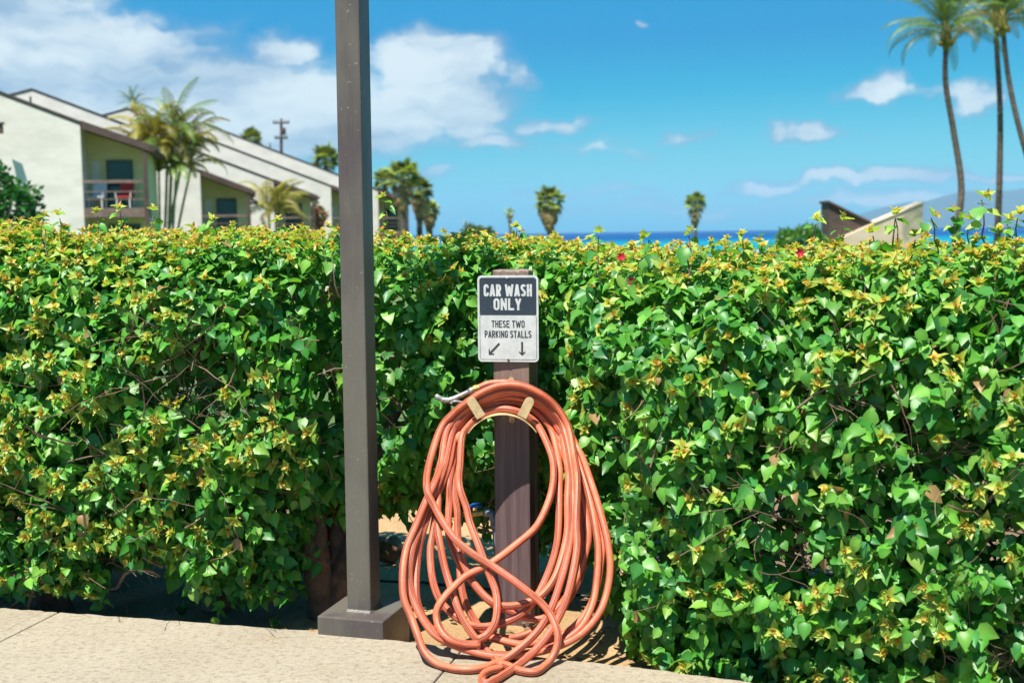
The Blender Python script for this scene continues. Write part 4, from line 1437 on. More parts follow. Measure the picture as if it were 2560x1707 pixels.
for cx_, cy_, rx_, ry_, st_ in PATCH:
    for q in range(int((7 + rx_ * ry_ / 520) * (0.45 if cx_ > 1500 else 0.85))):
        p = surf_point(cx_ + random.gauss(0, rx_ * .6), cy_ + random.gauss(0, ry_ * .6), random.uniform(-0.01, 0.22))
        a = random.choice([random.gauss(0, .5), random.gauss(math.pi, .5), random.gauss(1.4, .7), random.gauss(-0.6, .5)])
        d = Vector((math.cos(a), random.gauss(-.1, .35), math.sin(a)))
        twig_curve(p - d * 0.1, d, random.uniform(0.14, 0.42), random.uniform(0.0022, 0.0058))
for q in range(420):                              # brushwood through the inside
    s_ = random.uniform(0, S_MAX)
    kk, tt_, ii = kerb(np.array([s_]))
    uu = float(np.interp(s_, edge_s, edge_u))
    off = float(np.interp(uu, U_K, OFF_K)) + random.uniform(0.10, 0.55)
    p = Vector((kk[0, 0] + ii[0, 0] * off, kk[0, 1] + ii[0, 1] * off, random.uniform(0.1, 1.0)))
    twig_curve(p, Vector((random.gauss(0, .6), random.gauss(-.3, .5), random.uniform(0.1, 1))), random.uniform(0.3, 0.7), random.uniform(0.003, 0.008), 0.6)
two = build(tw, 'twigs', M['twig'], hedge, True, smooth_shade=True)
two['kind'] = 'stuff'


def limb(pts, rad, n=12):
    cv = crom(pts, 0.05)
    rs = np.interp(np.linspace(0, 1, len(cv)), np.linspace(0, 1, len(rad)), rad)
    return cv, [r * (1 + 0.10 * math.sin(i * 1.9)) for i, r in enumerate(rs)], n


def trunk_at(px, off_extra, r, limbs):
    s_ = s_of_u(px)
    kk, tt_, ii = kerb(np.array([s_]))
    off = float(np.interp(px, U_K, OFF_K)) + off_extra
    b0_ = Vector((kk[0, 0] + ii[0, 0] * off, kk[0, 1] + ii[0, 1] * off, -0.16))
    mb_ = MB()
    for dx, dy, dz, rr in limbs:
        pts = [b0_ + Vector((dx * .12, dy * .1, 0)), b0_ + Vector((dx * 0.18, dy * .25, dz * 0.22)), b0_ + Vector((dx * 0.5 + .02, dy * .6, dz * 0.55)), b0_ + Vector((dx, dy, dz))]
        mb_.tube(*limb(pts, [r * 1.25 * rr, r * rr, r * .75 * rr, r * 0.4 * rr]))
    return build(mb_, 'trunk', M['bark'], hedge, True, smooth_shade=True)


trunk_at(700, 0.34, 0.060, [(-.25, .05, 1.0, 1.0), (.30, .0, .95, .8), (.05, .2, 1.1, .9), (-.12, -.05, .9, .55)])
trunk_at(40, 0.22, 0.05, [(-.2, .1, .9, 1.0), (.25, .15, .9, .7)])
trunk_at(1640, 0.55, 0.06, [(-.2, .1, 1.0, 1.0), (.3, .05, .95, .8)])
trunk_at(2200, 0.60, 0.07, [(-.3, .0, 1.0, 1.0), (.2, -.1, 1.0, .8), (.05, .1, 1.1, .8)])
trunk_at(-500, 0.5, 0.06, [(-.2, .1, 1.0, 1.0), (.25, .0, 1.0, .8)])
for poly, r0 in (([(-40, 1430), (40, 1436), (95, 1452), (130, 1445)], .013), ([(95, 1452), (60, 1490), (30, 1515)], .007), ([(95, 1452), (75, 1500), (70, 1520)], .008),
                 ([(255, 1465), (290, 1470), (312, 1435), (335, 1425)], .007), ([(350, 1422), (380, 1428), (402, 1440)], .007), ([(232, 1480), (245, 1515)], .003)):
    pts = [surf_point(x, y, 0.0) for x, y in poly]
    build(MB().tube(crom(pts, 0.02), r0, 8), 'branch', M['twig'], hedge, True, smooth_shade=True)

# three small red flowers in the hedge
FLW = [(1553, 642, 'red flower on the hedge top right of the sign'), (1578, 703, 'red flower low in the leaves right of the sign'), (2000, 632, 'lone tiny red flower on the hedge top before the brown roof')]
for px_, py_, lab in FLW:
    c0 = surf_point(px_, py_, 0.0)
    fm = MB()
    for k in range(6):
        a = k * 1.047 + random.uniform(-.2, .2)
        d = Vector((math.cos(a), -0.35, math.sin(a)))
        sdv = Vector((-math.sin(a), 0, math.cos(a)))
        b = len(fm.v)
        fm.v += [tuple(c0), tuple(c0 + d * 0.010 + sdv * 0.006), tuple(c0 + d * 0.019), tuple(c0 + d * 0.010 - sdv * 0.006)]
        fm.f.append((b, b + 1, b + 2, b + 3))
    fm.tube([c0 + Vector((0, .03, -.02)), c0], 0.0015, 5)
    build(fm, 'flower', M['flower'], hedge, True)['label'] = lab

# ------------------------------------------------------------------ on the soil
irr = [at_z(735, 1415, -0.09), at_z(830, 1440, -0.09), at_z(960, 1452, -0.09), at_z(1060, 1455, -0.09), at_z(1180, 1470, -0.09), at_z(1330, 1478, -0.09), at_z(1480, 1490, -0.085)]
ir = build(MB().tube(crom(irr, 0.05), 0.0065, 8), 'irrigation_tube', M['black_tube'], None, True, smooth_shade=True)
tag(ir, 'thin black irrigation tube lying across the bare sand', 'tube')


def rock(name, loc, size, label, mat, seed):
    r_ = random.Random(seed)
    bm = bmesh.new()
    bmesh.ops.create_icosphere(bm, subdivisions=3, radius=1.0)
    for v in bm.verts:
        n_ = 1 + 0.16 * math.sin(v.co.x * 3.1 + seed) * math.sin(v.co.y * 2.7 + seed * 2) + 0.10 * math.sin(v.co.z * 5 + v.co.x * 4) + r_.uniform(-.03, .03)
        v.co = Vector((v.co.x * size[0], v.co.y * size[1], v.co.z * size[2])) * n_
    me = bpy.data.meshes.new(name)
    bm.to_mesh(me)
    bm.free()
    for p in me.polygons:
        p.use_smooth = True
    me.materials.append(mat)
    o = link(name, me)
    o.location = loc
    o.rotation_euler = (0, 0, r_.uniform(0, 3))
    return tag(o, label, 'rock')


rp = at_z(972, 1398, -0.09)
rock('rock', rp + Vector((0, 0, 0.055)), (0.075, 0.06, 0.07), 'rounded brown rock on the sand just behind the column', M['rock'], 3)
rp = at_z(895, 1392, -0.09)
rp = at_z(540, 1530, -0.09)
rock('rock', rp + Vector((0, 0.1, 0.03)), (0.13, 0.07, 0.05), 'flat dark stone in the shaded bed under the hedge', M['rock'], 9)


def weed(px, py, sz, label):
    c = at_z(px, py, -0.09)
    vs, qd, tr, cl = [], [], [], []
    mbw = MB()
    for k in range(16):
        a = random.uniform(0, 6.28)
        e = random.uniform(0.5, 1.2)
        d = Vector((math.cos(a) * math.cos(e), math.sin(a) * math.cos(e), math.sin(e)))
        sv = Vector((-math.sin(a), math.cos(a), 0)) * sz * 0.10
        t = c + d * sz * random.uniform(.6, 1.1)
        m_ = c.lerp(t, 0.55) + Vector((0, 0, sz * .1))
        b = len(mbw.v)
        mbw.v += [tuple(c + Vector((0, 0, -.01))), tuple(m_ + sv), tuple(t), tuple(m_ - sv)]
        mbw.f.append((b, b + 1, b + 2, b + 3))
    me = mbw.mesh('weed', M['leaf'], True)
    ca = me.color_attributes.new('Col', 'FLOAT_COLOR', 'POINT')
    ca.data.foreach_set('color', np.tile([0.035, 0.17, 0.02, 1], len(me.vertices)).astype(np.float32))
    return tag(link('weed', me), label, 'weed', None)


weed(455, 1538, 0.07, 'small green weed against the pavement beside the flat stone')
weed(684, 1568, 0.06, 'tiny green weed at the pavement edge left of the plinth')

litter = MB()
for k in range(420):
    u_ = random.uniform(-100, 900) if k < 260 else random.uniform(900, 2300)
    s_ = s_of_u(u_)
    kk, tt_, ii = kerb(np.array([s_]))
    off = random.uniform(0.03, 0.7)
    x, y = kk[0, 0] + ii[0, 0] * off, kk[0, 1] + ii[0, 1] * off
    z = near_z(x, y) + random.uniform(0.004, 0.014)
    a = random.uniform(0, 6.28)
    l, w = random.uniform(.010, .026), random.uniform(.006, .014)
    dx, dy = math.cos(a), math.sin(a)
    b = len(litter.v)
    litter.v += [(x - dx * l, y - dy * l, z), (x - dy * w, y + dx * w, z + .006), (x + dx * l, y + dy * l, z + .003), (x + dy * w, y - dx * w, z + .005)]
    litter.f.append((b, b + 1, b + 2, b + 3))
lo_ = build(litter, 'leaf_litter', M['litter'], None, True)
tag(lo_, 'dry fallen leaves scattered on the soil under the hedge', 'leaf litter', kind='stuff')


# ------------------------------------------------------------------ houses
HOUSE_YAW = R(12)


def townhouse(px, py, Y, label, drop_eave, zb_extra=0.0, detail=True, door=(0.70, 1.70, 1.23), rail_z=2.14, floor_z=3.14, span=2.25, eave=(2.65, 0.92)):
    """white end wall whose right edge tops out at the pixel; balcony recess to its right"""
    e = at(px, py, Y)
    xe, zt = e.x, e.z
    zg = ground_z(0, Y) - 1.5
    root = empty('townhouse', (xe, Y, zg), label, 'house', 'white townhouses in a stepped row')
    RX, RZ, LX = 13.3, 5.2, 20.5
    wall = [(xe - LX, Y, zg), (xe, Y, zg), (xe, Y, zt), (xe - RX, Y, zt + RZ), (xe - LX, Y, zt + RZ - 2.0)]
    build(MB().prism(wall, (0, 6.5, 0)), 'wall', M['stuccowhite'], root)
    # recessed balcony front
    yb = Y + 1.7
    cr = MB().prism([(xe + 0.004, yb, zg), (xe + span, yb, zg), (xe + span, yb, zt - eave[1] * span / eave[0] - 0.02), (xe + 0.004, yb, zt - 0.03)], (0, 4.6, 0))
    build(cr, 'balcony_wall', M['cream'], root)
    # roof slabs: main slope, short far slope, and the shallower skirt over the balcony
    t = 0.11
    rf = MB().prism([(xe - RX, Y - 0.03, zt + RZ + .02), (xe + 0.05, Y - 0.03, zt + .02), (xe + 0.05, Y - 0.03, zt + .02 + t), (xe - RX, Y - 0.03, zt + RZ + t + .02)], (0, 7.1, 0))
    ro = build(rf, 'roof', M['roof'], root)
    rf2 = MB().prism([(xe - LX - .4, Y - 0.03, zt + RZ - 2.1), (xe - RX - .004, Y - 0.03, zt + RZ + .02), (xe - RX - .004, Y - 0.03, zt + RZ + t + .02), (xe - LX - .4, Y - 0.03, zt + RZ - 2.1 + t)], (0, 7.1, 0))
    build(rf2, 'roof', M['roof'], root)
    ex, ez = eave
    sk = MB().prism([(xe + 0.06, Y - 0.12, zt - .16), (xe + ex, Y - 0.12, zt - ez - .12), (xe + ex, Y - 0.12, zt - ez + .14), (xe + 0.06, Y - 0.12, zt + .15)], (0, 7.0, 0))
    build(sk, 'balcony_roof', M['brown_trim'], root)
    gut = MB().tube([(xe + ex + .05, Y - .3, zt - ez), (xe + ex + .05, Y + 6.5, zt - ez)], 0.07, 8)
    build(gut, 'gutter', M['brown_trim'], root)
    # balcony
    zf = zt - floor_z
    fl = MB().box((xe + .006, Y - .05, zf - 0.36), (xe + span + .1, yb - .004, zf))
    build(fl, 'balcony_floor', M['rail'], root)
    zr = zt - rail_z
    build(MB().box((xe + .006, Y - .06, zr - .06), (xe + span - .02, Y + .06, zr + .06)), 'top_rail', M['rail'], root)
    for kz in (0.33, 0.62):
        build(MB().box((xe + .006, Y - .02, zf + (zr - zf) * kz - .02), (xe + span - .02, Y + .02, zf + (zr - zf) * kz + .02)), 'rail_bar', M['rail'], root)
    build(MB().box((xe + span - .015, Y - .08, zg), (xe + span + .145, Y + .08, zt - ez * (span / ex) - .10)), 'balcony_post', M['brown_trim'], root)
    d0, d1_, dt = door
    dr = build(MB().box((xe + d0, yb - .06, zf), (xe + d1_, yb - .004, zt - dt)), 'door', M['green_door'], root)
    build(MB().box((xe + d0 + .1, yb - .075, zf + .15), (xe + d1_ - .1, yb - .062, zt - dt - .12)), 'pane', M['glass'], dr, False)
    lv = MB()
    for k in range(9):
        z0 = zf + 0.9 + k * 0.11
        lv.box((xe + .14, yb - .05, z0), (xe + .46, yb - .004, z0 + .075))
    build(lv, 'louvre', M['white_metal'], root)
    # ground-floor opening below
    gd = build(MB().box((xe + d0, yb - .06, zg + .2), (xe + d1_ + .2, yb - .004, zf - .6)), 'door', M['green_door'], root)
    # vent on the roof
    vx = xe - RX * 0.62
    build(MB().tube([(vx, Y + 3, zt + RZ * .62), (vx, Y + 3, zt + RZ * .62 + .75)], 0.05, 8), 'vent_pipe', M['roof'], ro, False)
    root.rotation_euler.z = HOUSE_YAW
    return root, xe, zt, zf, yb


Z1 = lambda zx, zy: (zx / 2.6133, 180 + zy / 2.6133)     # crop of the houses
h1, xe1, zt1, zf1, yb1 = townhouse(*Z1(522, 345), 46.0, 'white townhouse with red and pale balcony chairs beside the dark leafy bush', 0)
townhouse(*Z1(1306, 658), 60.0, 'white townhouse directly behind the golden cane palm', 0, eave=(2.55, 0.98))
townhouse(*Z1(1786, 717), 72.0, 'white townhouse with the small arching palm at its wall corner', 0, eave=(2.6, 0.98))
townhouse(*Z1(2161, 752), 84.0, 'white townhouse with a red-flowering shrub at its balcony', 0, eave=(2.6, 0.98))
townhouse(945, 478, 96.0, 'last white townhouse of the row beside the fan palm cluster', 0, eave=(2.6, 0.98))


def chair(name, x, y, z, mat_seat, label):
    root = empty(name, (x, y, z), label, 'chair')
    build(MB().box((-.27, -.26, .40), (.27, .26, .46)), 'seat', mat_seat, root, False, bevel=0.02)
    bk = MB().prism([(-.27, .22, .46), (.27, .22, .46), (.27, .36, 1.02), (-.27, .36, 1.02)], (0, .05, 0))
    build(bk, 'backrest', mat_seat, root, False, bevel=0.02)
    for sx in (-1, 1):
        for sy in (-1, 1):
            build(MB().box((sx * .25 - .02, sy * .23 - .02, 0), (sx * .25 + .02, sy * .23 + .02, .40)), 'leg', M['white_metal'], root, False)
        build(MB().box((sx * .29 - .02, -.26, .62), (sx * .29 + .02, .28, .66)), 'armrest', M['white_metal'], root, False)
        build(MB().box((sx * .29 - .015, -.25, .40), (sx * .29 + .015, -.21, .62)), 'arm_support', M['white_metal'], root, False)
    return root


def on_balcony(dx, dy):
    c_, s_ = math.cos(HOUSE_YAW), math.sin(HOUSE_YAW)
    return xe1 + dx * c_ - dy * s_, 46.0 + dx * s_ + dy * c_


chair('patio_chair', *on_balcony(0.42, 0.75), zf1, M['white_cloth'], 'pale fabric patio chair on the balcony nearest the leafy bush')
chair('patio_chair', *on_balcony(1.45, 0.75), zf1, M['red_cloth'], 'red cushioned patio chair on the balcony nearest the leafy bush')

lamp_c = at(*Z1(4, 365), 44.95)
lr = empty('wall_lantern', lamp_c, 'small dark lantern fixed to the white end wall at the bush', 'lantern')
build(MB().box((-.10, -.12, -.22), (.10, .02, .12)), 'housing', M['brown_trim'], lr, False, bevel=.02)
build(MB().prism([(-.15, -.17, .12), (.15, -.17, .12), (.15, .04, .12), (-.15, .04, .12)], (0, 0, .07)), 'cap', M['brown_trim'], lr, False)
build(MB().box((-.05, .02, -.1), (.05, .06, .05)), 'bracket', M['brown_trim'], lr, False)


# ------------------------------------------------------------------ palms
def frond_mesh(name, L, droop, mat, nleaf=34, leaflet=0.78, lift=0.25, hangf=0.8, width=0.045):
    """pinnate frond along +X from the origin"""
    pts = []
    ang_, x, z = lift, 0.0, 0.0
    nseg = 22
    for i in range(nseg + 1):
        pts.append(Vector((x, 0, z)))
        ang_ -= droop / nseg * (0.5 + 1.2 * i / nseg)
        x += math.cos(ang_) * L / nseg
        z += math.sin(ang_) * L / nseg
    mb_ = MB()
    mb_.tube(pts, [0.035 * (1 - 0.85 * i / nseg) + .004 for i in range(nseg + 1)], 4, cap=False)
    r_ = random.Random(name)
    for k in range(nleaf):
        t = 0.16 + 0.84 * k / (nleaf - 1)
        f = t * nseg
        i = min(int(f), nseg - 1)
        p = pts[i].lerp(pts[i + 1], f - i)
        tg = (pts[i + 1] - pts[i]).normalized()
        ln = leaflet * (math.sin(math.pi * min(1, 0.12 + t * 0.86)) ** 0.6) * r_.uniform(.85, 1.12)
        for sy in (-1, 1):
            d = (Vector((0, sy, 0)) * 0.85 + tg * 0.62 + Vector((0, 0, -0.15 + r_.uniform(-.1, .12)))).normalized()
            m_ = p + d * ln * 0.5
            e_ = m_ + (d * (1 - hangf) + Vector((0, 0, -1)) * hangf + tg * 0.15).normalized() * ln * 0.55
            sv = tg * width * 0.5
            b = len(mb_.v)
            mb_.v += [tuple(p - sv * .6), tuple(p + sv * .6), tuple(m_ + sv), tuple(m_ - sv), tuple(e_)]
            mb_.f += [(b, b + 1, b + 2, b + 3), (b + 3, b + 2, b + 4)]
    return mb_.mesh(name, mat, True)


def fan_mesh(name, petiole, rad, mat, nseg=22, droop=0.35, fold=0.25):
    mb_ = MB()
    mb_.tube([(0, 0, 0), (petiole * .6, 0, .04), (petiole, 0, 0)], [.03, .02, .014], 4, cap=False)
    r_ = random.Random(name)
    c = Vector((petiole, 0, 0))
    for k in range(nseg):
        a = R(-118 + 236 * (k + .5) / nseg)
        w = R(236 / nseg) * 0.5
        ll = rad * (1 - 0.18 * abs(a) / 2.1) * r_.uniform(.92, 1.06)
        mid = 0.58
        def pt(aa, rr, z):
            return tuple(c + Vector((math.cos(aa) * rr, math.sin(aa) * rr, z)))
        z1 = -droop * .12 * rad + fold * .10 * abs(math.sin(a))
        b = len(mb_.v)
        mb_.v += [tuple(c), pt(a - w, ll * mid, z1 - .03), pt(a, ll * mid, z1 + .03), pt(a + w, ll * mid, z1 - .03), pt(a + r_.uniform(-.04, .04), ll, z1 - droop * rad * r_.uniform(.3, .6))]
        mb_.f += [(b, b + 1, b + 2), (b, b + 2, b + 3), (b + 1, b + 4, b + 2), (b + 2, b + 4, b + 3)]
    return mb_.mesh(name, mat, True)


COCO = [frond_mesh('coco_a', 4.0, 1.35, M['coco_frond']), frond_mesh('coco_b', 3.7, 1.9, M['coco_frond'], hangf=.85), frond_mesh('coco_c', 3.4, 0.8, M['coco_frond'], hangf=.6), frond_mesh('coco_d', 3.6, 1.6, M['gold_frond'], hangf=.85)]
ARECA = [frond_mesh('areca_a', 2.3, 1.5, M['gold_frond'], 26, .50, .5, .55, .06), frond_mesh('areca_b', 2.0, 2.1, M['gold_frond'], 26, .48, .5, .6, .06), frond_mesh('areca_c', 2.2, 1.5, M['coco_frond'], 26, .50, .5, .55, .06)]
FANS = [fan_mesh('fan_a', 1.0, 0.95, M['fan_frond']), fan_mesh('fan_b', 0.9, 0.85, M['fan_frond'], droop=.7), fan_mesh('fan_dead', 0.75, 0.75, M['dead_frond'], 14, 1.1)]


def place_frond(me, root, loc, azm, pitch, sc, roll=0.0):
    o = bpy.data.objects.new('frond', me)
    COL.objects.link(o)
    o.parent = root
    o.matrix_basis = Matrix.Translation(loc) @ Matrix.Rotation(azm, 4, 'Z') @ Matrix.Rotation(-pitch, 4, 'Y') @ Matrix.Rotation(roll, 4, 'X') @ Matrix.Scale(sc, 4)
    return o


def trunk_mesh(pts, rad, root, mat='palm_trunk', rings=0.10):
    cv = crom(pts, 0.12)
    rs = np.interp(np.linspace(0, 1, len(cv)), np.linspace(0, 1, len(rad)), rad)
    rr = [float(r) * (1.07 if i % 3 == 0 else 1.0) for i, r in enumerate(rs)]
    return build(MB().tube(cv, rr, 10), 'trunk', M[mat], root, True, smooth_shade=True)


def coconut(pix, Y, label, r=0.15, nf=20, sc=1.0, seed=1, extra=()):
    r_ = random.Random(seed)
    pts = [at(x * D, y * D, Y) for x, y in pix]
    base = Vector((pts[0].x + (pts[0].x - pts[1].x) * 0.5, Y, ground_z(0, Y)))
    root = empty('coconut_palm', base, label, 'palm tree', 'tall coconut palms by the sea')
    trunk_mesh([base] + pts, [r * 1.5, r * 1.1, r, r * .9, r * .8], root)
    top = pts[-1]
    rel = top - base
    sh = MB().tube([top + Vector((0, 0, -.5)), top + Vector((0, 0, .1)), top + Vector((0, 0, .9))], [r * .9, r * 1.9, r * .7], 10)
    build(sh, 'crownshaft', M['gold_frond'], root, True, smooth_shade=True)
    for k in range(9):                          # coconuts
        a = k * .7
        c = top + Vector((math.cos(a) * .28, math.sin(a) * .28, -.05 - .08 * (k % 3)))
        bm_ = bmesh.new()
        bmesh.ops.create_icosphere(bm_, subdivisions=2, radius=.12, matrix=Matrix.Translation(c))
        me_ = bpy.data.meshes.new('coconut'); bm_.to_mesh(me_); bm_.free()
        me_.materials.append(M['gold_frond'])
        link('coconut', me_, root)
    for k in range(nf):
        f = k / (nf - 1)
        azm = k * 2.39996 + r_.uniform(-.2, .2)
        pitch = 1.35 - 1.30 * f + r_.uniform(-.12, .12)
        me_ = COCO[2] if f < .3 else (COCO[0] if f < .7 else (COCO[3] if r_.random() < .45 else COCO[1]))
        place_frond(me_, root, rel + Vector((0, 0, .55 - .35 * f)), azm, pitch, sc * r_.uniform(.85, 1.1), r_.uniform(-.3, .3))
    for azm, pitch, mi, s_ in extra:
        place_frond(COCO[mi], root, rel + Vector((0, 0, .35)), azm, pitch, s_)
    return root


coconut([(2196, 545), (2208, 430), (2190, 300), (2172, 190), (2173, 92)], 58, 'coconut palm with an S-curved trunk and a frond drooping over open sky', 0.145, 26, 0.86, 1, ((math.pi, .35, 1, .95), (math.pi * .9, 1.2, 2, .9)))
coconut([(2291, 545), (2296, 400), (2297, 250), (2290, 120), (2287, 42)], 62, 'coconut palm with a straight upright trunk between two curved ones', 0.145, 26, 0.86, 2, ((2.7, .1, 1, .8),))
coconut([(2400, 500), (2365, 380), (2335, 270), (2315, 170), (2303, 62)], 60, 'coconut palm whose trunk leans away from the upright trunk beside it', 0.135, 24, 0.86, 3)


def fan_palm(dx, dy, Y, width_m, label, trunk_r, skirt=0, group='fan palms before the sea', seed=1, nlive=34, lean=0.0):
    """crown centre at display pixel"""
    r_ = random.Random(seed)
    c = at(dx * D, dy * D, Y)
    base = Vector((c.x + lean, Y, ground_z(0, Y)))
    root = empty('fan_palm', base, label, 'palm tree', group)
    trunk_mesh([base, base.lerp(c, .5) + Vector((lean * -.1, 0, 0)), c], [trunk_r * 1.3, trunk_r, trunk_r * .9], root)
    rel = c - base
    s = width_m / 3.6
    for k in range(nlive):
        f = (k + .5) / nlive
        azm = k * 2.39996 + r_.uniform(-.2, .2)
        pitch = math.asin(1 - 1.35 * f) + r_.uniform(-.1, .1)
        place_frond(FANS[0] if f < .6 else FANS[1], root, rel + Vector((0, 0, .25 * s * (1 - f))), azm, pitch, s * r_.uniform(.88, 1.08), r_.uniform(-.5, .5))
    for k in range(skirt):
        f = (k + .5) / skirt
        azm = k * 2.39996 + r_.uniform(-.3, .3)
        place_frond(FANS[2], root, rel + Vector((math.cos(azm) * .1, math.sin(azm) * .1, 0.15 - f * s * 2.3)), azm, -0.62 - .72 * f + r_.uniform(-.12, .12), s * (1.15 - .45 * f) * r_.uniform(.85, 1.1), r_.uniform(-.4, .4))
    return root


fan_palm(1262, 468, 104, 3.0, 'fan palm with a thick tapering skirt of dead fronds', .22, 46, seed=4)
fan_palm(1597, 472, 140, 3.0, 'slim fan palm on a thin dark trunk above the sea', .19, 14, seed=5)
fan_palm(1170, 490, 150, 1.55, 'sparse tiny fan palm with few ragged fronds', .20, 14, seed=6, nlive=12, lean=.5)
fan_palm(925, 412, 92, 3.1, 'tallest fan palm of the cluster against the last townhouse', .22, 16, 'clustered fan palms by the last townhouse', 7)
fan_palm(962, 442, 95, 2.7, 'middle-height fan palm in the cluster by the last townhouse', .24, 20, 'clustered fan palms by the last townhouse', 8)
fan_palm(986, 488, 98, 2.1, 'shortest fan palm at the open end of the cluster', .25, 26, 'clustered fan palms by the last townhouse', 9)
fan_palm(884, 420, 104, 2.5, 'fan palm half hidden by the steel column', .22, 12, 'clustered fan palms by the last townhouse', 10)
fan_palm(748, 372, 128, 3.7, 'fan palm rising behind the roofs beside the steel column', .24, 14, 'palms behind the roofs', 11)
fan_palm(575, 325, 150, 3.4, 'palm top just peeping over the roof by the utility pole', .24, 6, 'palms behind the roofs', 12)
# far coconut tops behind the roofs
coconut([(310, 330), (308, 275), (306, 252)], 112, 'dark palm top behind the roof ridge left of the cane palm', 0.14, 14, 0.55, 14)


def areca(dx_base, dy_base, crowns, Y, name_label, seed, nfr=11, sc=1.0, frs=None, cat='palm tree'):
    r_ = random.Random(seed)
    b0_ = at(dx_base * D, dy_base * D, Y)
    base = Vector((b0_.x, Y, ground_z(0, Y)))
    root = empty('cane_palm', base, name_label, cat)
    for (cx_, cy_, kind, s_) in crowns:
        c = at(cx_ * D, cy_ * D, Y + r_.uniform(-.5, .5))
        q = base + Vector((r_.uniform(-.25, .25), r_.uniform(-.25, .25), 0))
        trunk_mesh([q, q.lerp(c, .5) + Vector((r_.uniform(-.15, .15), 0, 0)), c], [.085 * s_, .07 * s_, .06 * s_], root, 'cane_stem')
        for k in range(nfr):
            f = (k + .5) / nfr
            azm = k * 2.39996 + r_.uniform(-.3, .3)
            pitch = 1.15 - 1.25 * f + r_.uniform(-.12, .12)
            if kind == 'c':
                me_ = COCO[2] if f < .5 else COCO[0]
                k_ = .66
            else:
                me_ = ARECA[0] if f < .45 else (ARECA[1] if r_.random() < .75 else ARECA[2])
                k_ = 1.15
            place_frond(me_, root, c - base, azm, pitch, k_ * s_ * sc * r_.uniform(.85, 1.15), r_.uniform(-.3, .3))
    return root


areca(368, 520, [(398, 290, 'c', 1.0), (352, 325, 'a', .9), (425, 335, 'a', .95), (385, 345, 'a', .9), (335, 350, 'a', .8), (405, 385, 'a', .8), (365, 395, 'a', .75), (440, 380, 'a', .8), (325, 395, 'a', .7)], 53, 'tall golden cane palm with several stems before the white townhouses', 21)
areca(612, 540, [(618, 488, 'a', 1.0), (640, 492, 'a', .95)], 66, 'small green-gold palm arching beside a townhouse balcony post', 22, 9)


# ------------------------------------------------------------------ bushes
def bush(name, centre, rad, n, leaf, cols, label, seed, blossom=None):
    g = np.random.default_rng(seed)
    d = unit(g.normal(0, 1, (n, 3)))
    lump = 1 + 0.22 * np.sin(d[:, 0] * 4.3 + seed) * np.sin(d[:, 2] * 5.1) + 0.14 * np.sin(d[:, 1] * 7 + d[:, 0] * 6)
    r_ = g.uniform(0.45, 1.0, n) ** 0.5
    p = np.array(centre)[None] + d * np.array(rad)[None] * (lump * r_)[:, None]
    dirs = unit(g.normal(0, 1, (n, 3)) + d * .6 + np.array([0, 0, -.2]))
    nn = unit(np.cross(dirs, g.normal(0, 1, (n, 3))))
    sd_ = np.cross(dirs, nn)
    L = leaf * g.uniform(.6, 1.3, n)[:, None]
    v = np.stack([p, p + dirs * L * .5 + sd_ * L * .32, p + dirs * L, p + dirs * L * .5 - sd_ * L * .32], 1).reshape(-1, 3)
    q = np.arange(n * 4).reshape(-1, 4)
    C = np.array(cols)[g.integers(0, len(cols), n)] * g.uniform(.6, 1.3, (n, 1))
    zb_ = min(centre[2] - rad[2] * 1.05, ground_z(0, centre[1]))
    root = empty(name, (centre[0], centre[1], ground_z(0, centre[1])), label, 'shrub')
    o = link('foliage', np_mesh('foliage', v, q, np.zeros((0, 3), int), M['leaf'], np.repeat(C, 4, 0)), root)
    o['kind'] = 'stuff'
    st_ = MB()
    for k in range(7):
        a = k * .9
        top_ = Vector((centre[0] + math.cos(a) * rad[0] * .6, centre[1] + math.sin(a) * rad[1] * .6, centre[2] + rad[2] * .3))
        b_ = Vector((centre[0] + math.cos(a) * .1, centre[1] + math.sin(a) * .1, ground_z(0, centre[1]) - .1))
        st_.tube([b_, b_.lerp(top_, .5) + Vector((.05, 0, .1)), top_], [.05, .035, .012], 6, cap=False)
    build(st_, 'stems', M['bark'], root, True, smooth_shade=True)
    return root


GR = [(0.014, .09, .015), (.025, .13, .02), (.05, .19, .03)]
c = at(10 * D, 478 * D, 24)
bush('leafy_bush', (c.x - .1, 24, c.z - .25), (.72, .75, 1.05), 3800, .13, GR, 'dark leafy bush standing before the white end wall', 31)
c = at(1098 * D, 548 * D, 75)
bush('shore_bush', (c.x, 75, c.z - .3), (1.25, 1.0, 1.15), 2600, .22, [(.10, .15, .03), (.16, .17, .05), (.06, .12, .03)], 'olive shrub low on the skyline between the fan palms', 32)
c = at(1225 * D, 560 * D, 72)
bush('shore_bush', (c.x, 72, c.z - .35), (.75, .8, .75), 1500, .2, [(.08, .13, .03), (.14, .15, .05)], 'low olive shrub at the foot of the skirted fan palm', 33)
c = at(1835 * D, 542 * D, 46)
bush('leafy_bush', (c.x, 46, c.z - .25), (.95, .9, .62), 2600, .16, [(.04, .16, .02), (.08, .22, .03), (.13, .25, .04)], 'bright green shrub beside the brown sloping roof', 34)
c = at(722 * D, 498 * D, 80)
bush('flowering_shrub', (c.x, 80, c.z - .1), (.75, .7, .9), 1500, .2, [(.4, .09, .05), (.08, .16, .03), (.06, .14, .03), (.42, .16, .08)], 'red-flowering shrub by a townhouse balcony', 35)

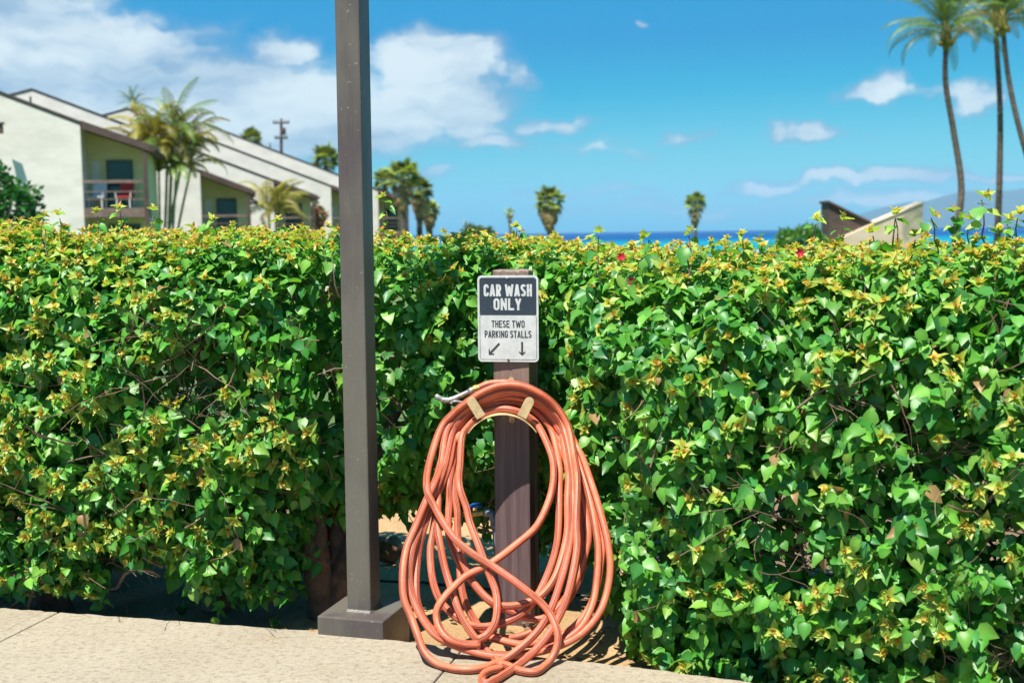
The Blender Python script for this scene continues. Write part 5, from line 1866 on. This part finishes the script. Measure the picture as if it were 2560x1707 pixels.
# ------------------------------------------------------------------ utility pole
pb_, pt_ = at(646 * D, 352 * D, 150), at(646 * D, 273 * D, 150)
up = empty('utility_pole', (pb_.x, 150, ground_z(0, 150)), 'dark wooden utility pole with two crossarms behind the roofs', 'pole')
build(MB().tube([(pb_.x, 150, ground_z(0, 150) - 1), tuple(pb_), tuple(pt_)], [.24, .20, .17], 10), 'pole', M['pole_wood'], up, True, smooth_shade=True)
for dy_, w_ in ((283, 1.0), (318, .8)):
    c = at(646 * D, dy_ * D, 149.8)
    arm = build(MB().box((c.x - w_, 149.68, c.z - .1), (c.x + w_, 149.80, c.z + .1)), 'crossarm', M['pole_wood'], up)
    for k in (-.9, -.5, .5, .9):
        build(MB().tube([(c.x + k * w_, 149.74, c.z + .1), (c.x + k * w_, 149.74, c.z + .36)], [.09, .06], 8), 'insulator', M['pole_wood'], arm, False)
c = at(646 * D, 300 * D, 149.5)
build(MB().tube([(c.x + .34, 149.7, c.z - .5), (c.x + .34, 149.7, c.z + .35)], .2, 12), 'transformer', M['pole_wood'], up, True, smooth_shade=True)


# ------------------------------------------------------------------ beach pavilion
def pav_pt(x, y, Y):
    return at(x * D, y * D, Y)


PY = 62.0
pvr = empty('beach_pavilion', (pav_pt(2000, 540, PY).x, PY, ground_z(0, PY)), 'pavilion with a brown sloping roof and tan wedge wall before the sea', 'pavilion')
gz = ground_z(0, PY) - 1
p1, p2, p3 = pav_pt(1905, 466, PY), pav_pt(2003, 517, PY), pav_pt(2116, 468, PY)
bl = MB().prism([(p1.x, PY, gz), (p2.x + .3, PY, gz), (p2.x + .3, PY, p2.z - .12), (p1.x, PY, p1.z)], (0, 1.6, 0))
build(bl, 'brown_wing', M['brown_clad'], pvr)
fz = MB().prism([(p1.x - .08, PY - .15, p1.z + .02), (p2.x + .1, PY - .15, p2.z - .0), (p2.x + .1, PY - .15, p2.z + .10), (p1.x - .08, PY - .15, p1.z + .12)], (0, 1.9, 0))
build(fz, 'roof_edge', M['brown_trim'], pvr)
p4 = pav_pt(2108, 560, PY)
tn = MB().prism([(p2.x - 2.2, PY - .6, gz), (p4.x, PY - .6, gz), (p4.x, PY - .6, p4.z), (p3.x - .1, PY - .6, p3.z), (p2.x - .2, PY - .6, p2.z + .02), (p2.x - 2.2, PY - .6, pav_pt(1900, 556, PY).z)], (0, 1.3, 0))
build(tn, 'tan_wing', M['tan_wall'], pvr)
cpg = MB().prism([(p2.x - .1, PY - .65, p2.z + .05), (p3.x - .05, PY - .65, p3.z + .03), (p3.x - .05, PY - .65, p3.z + .10), (p2.x - .1, PY - .65, p2.z + .12)], (0, 1.4, 0))
build(cpg, 'coping', M['tan_wall'], pvr)

# ------------------------------------------------------------------ haze over the sea
hz = MB().box((-16000, -10000, -100), (22000, 26000, 800))
hm = bpy.data.materials.new('sea_haze')
hm.use_nodes = True
hm.node_tree.nodes.clear()
hv = N(hm.node_tree, 'ShaderNodeVolumePrincipled')
hv.inputs['Color'].default_value = (0.36, 0.60, 0.80, 1)
hv.inputs['Density'].default_value = 4.8e-5
hv.inputs['Anisotropy'].default_value = 0.0
ho = N(hm.node_tree, 'ShaderNodeOutputMaterial')
hm.node_tree.links.new(hv.outputs[0], ho.inputs['Volume'])
hzo = build(hz, 'haze', hm)
tag(hzo, 'thin pale sea haze over the whole view', kind='stuff')
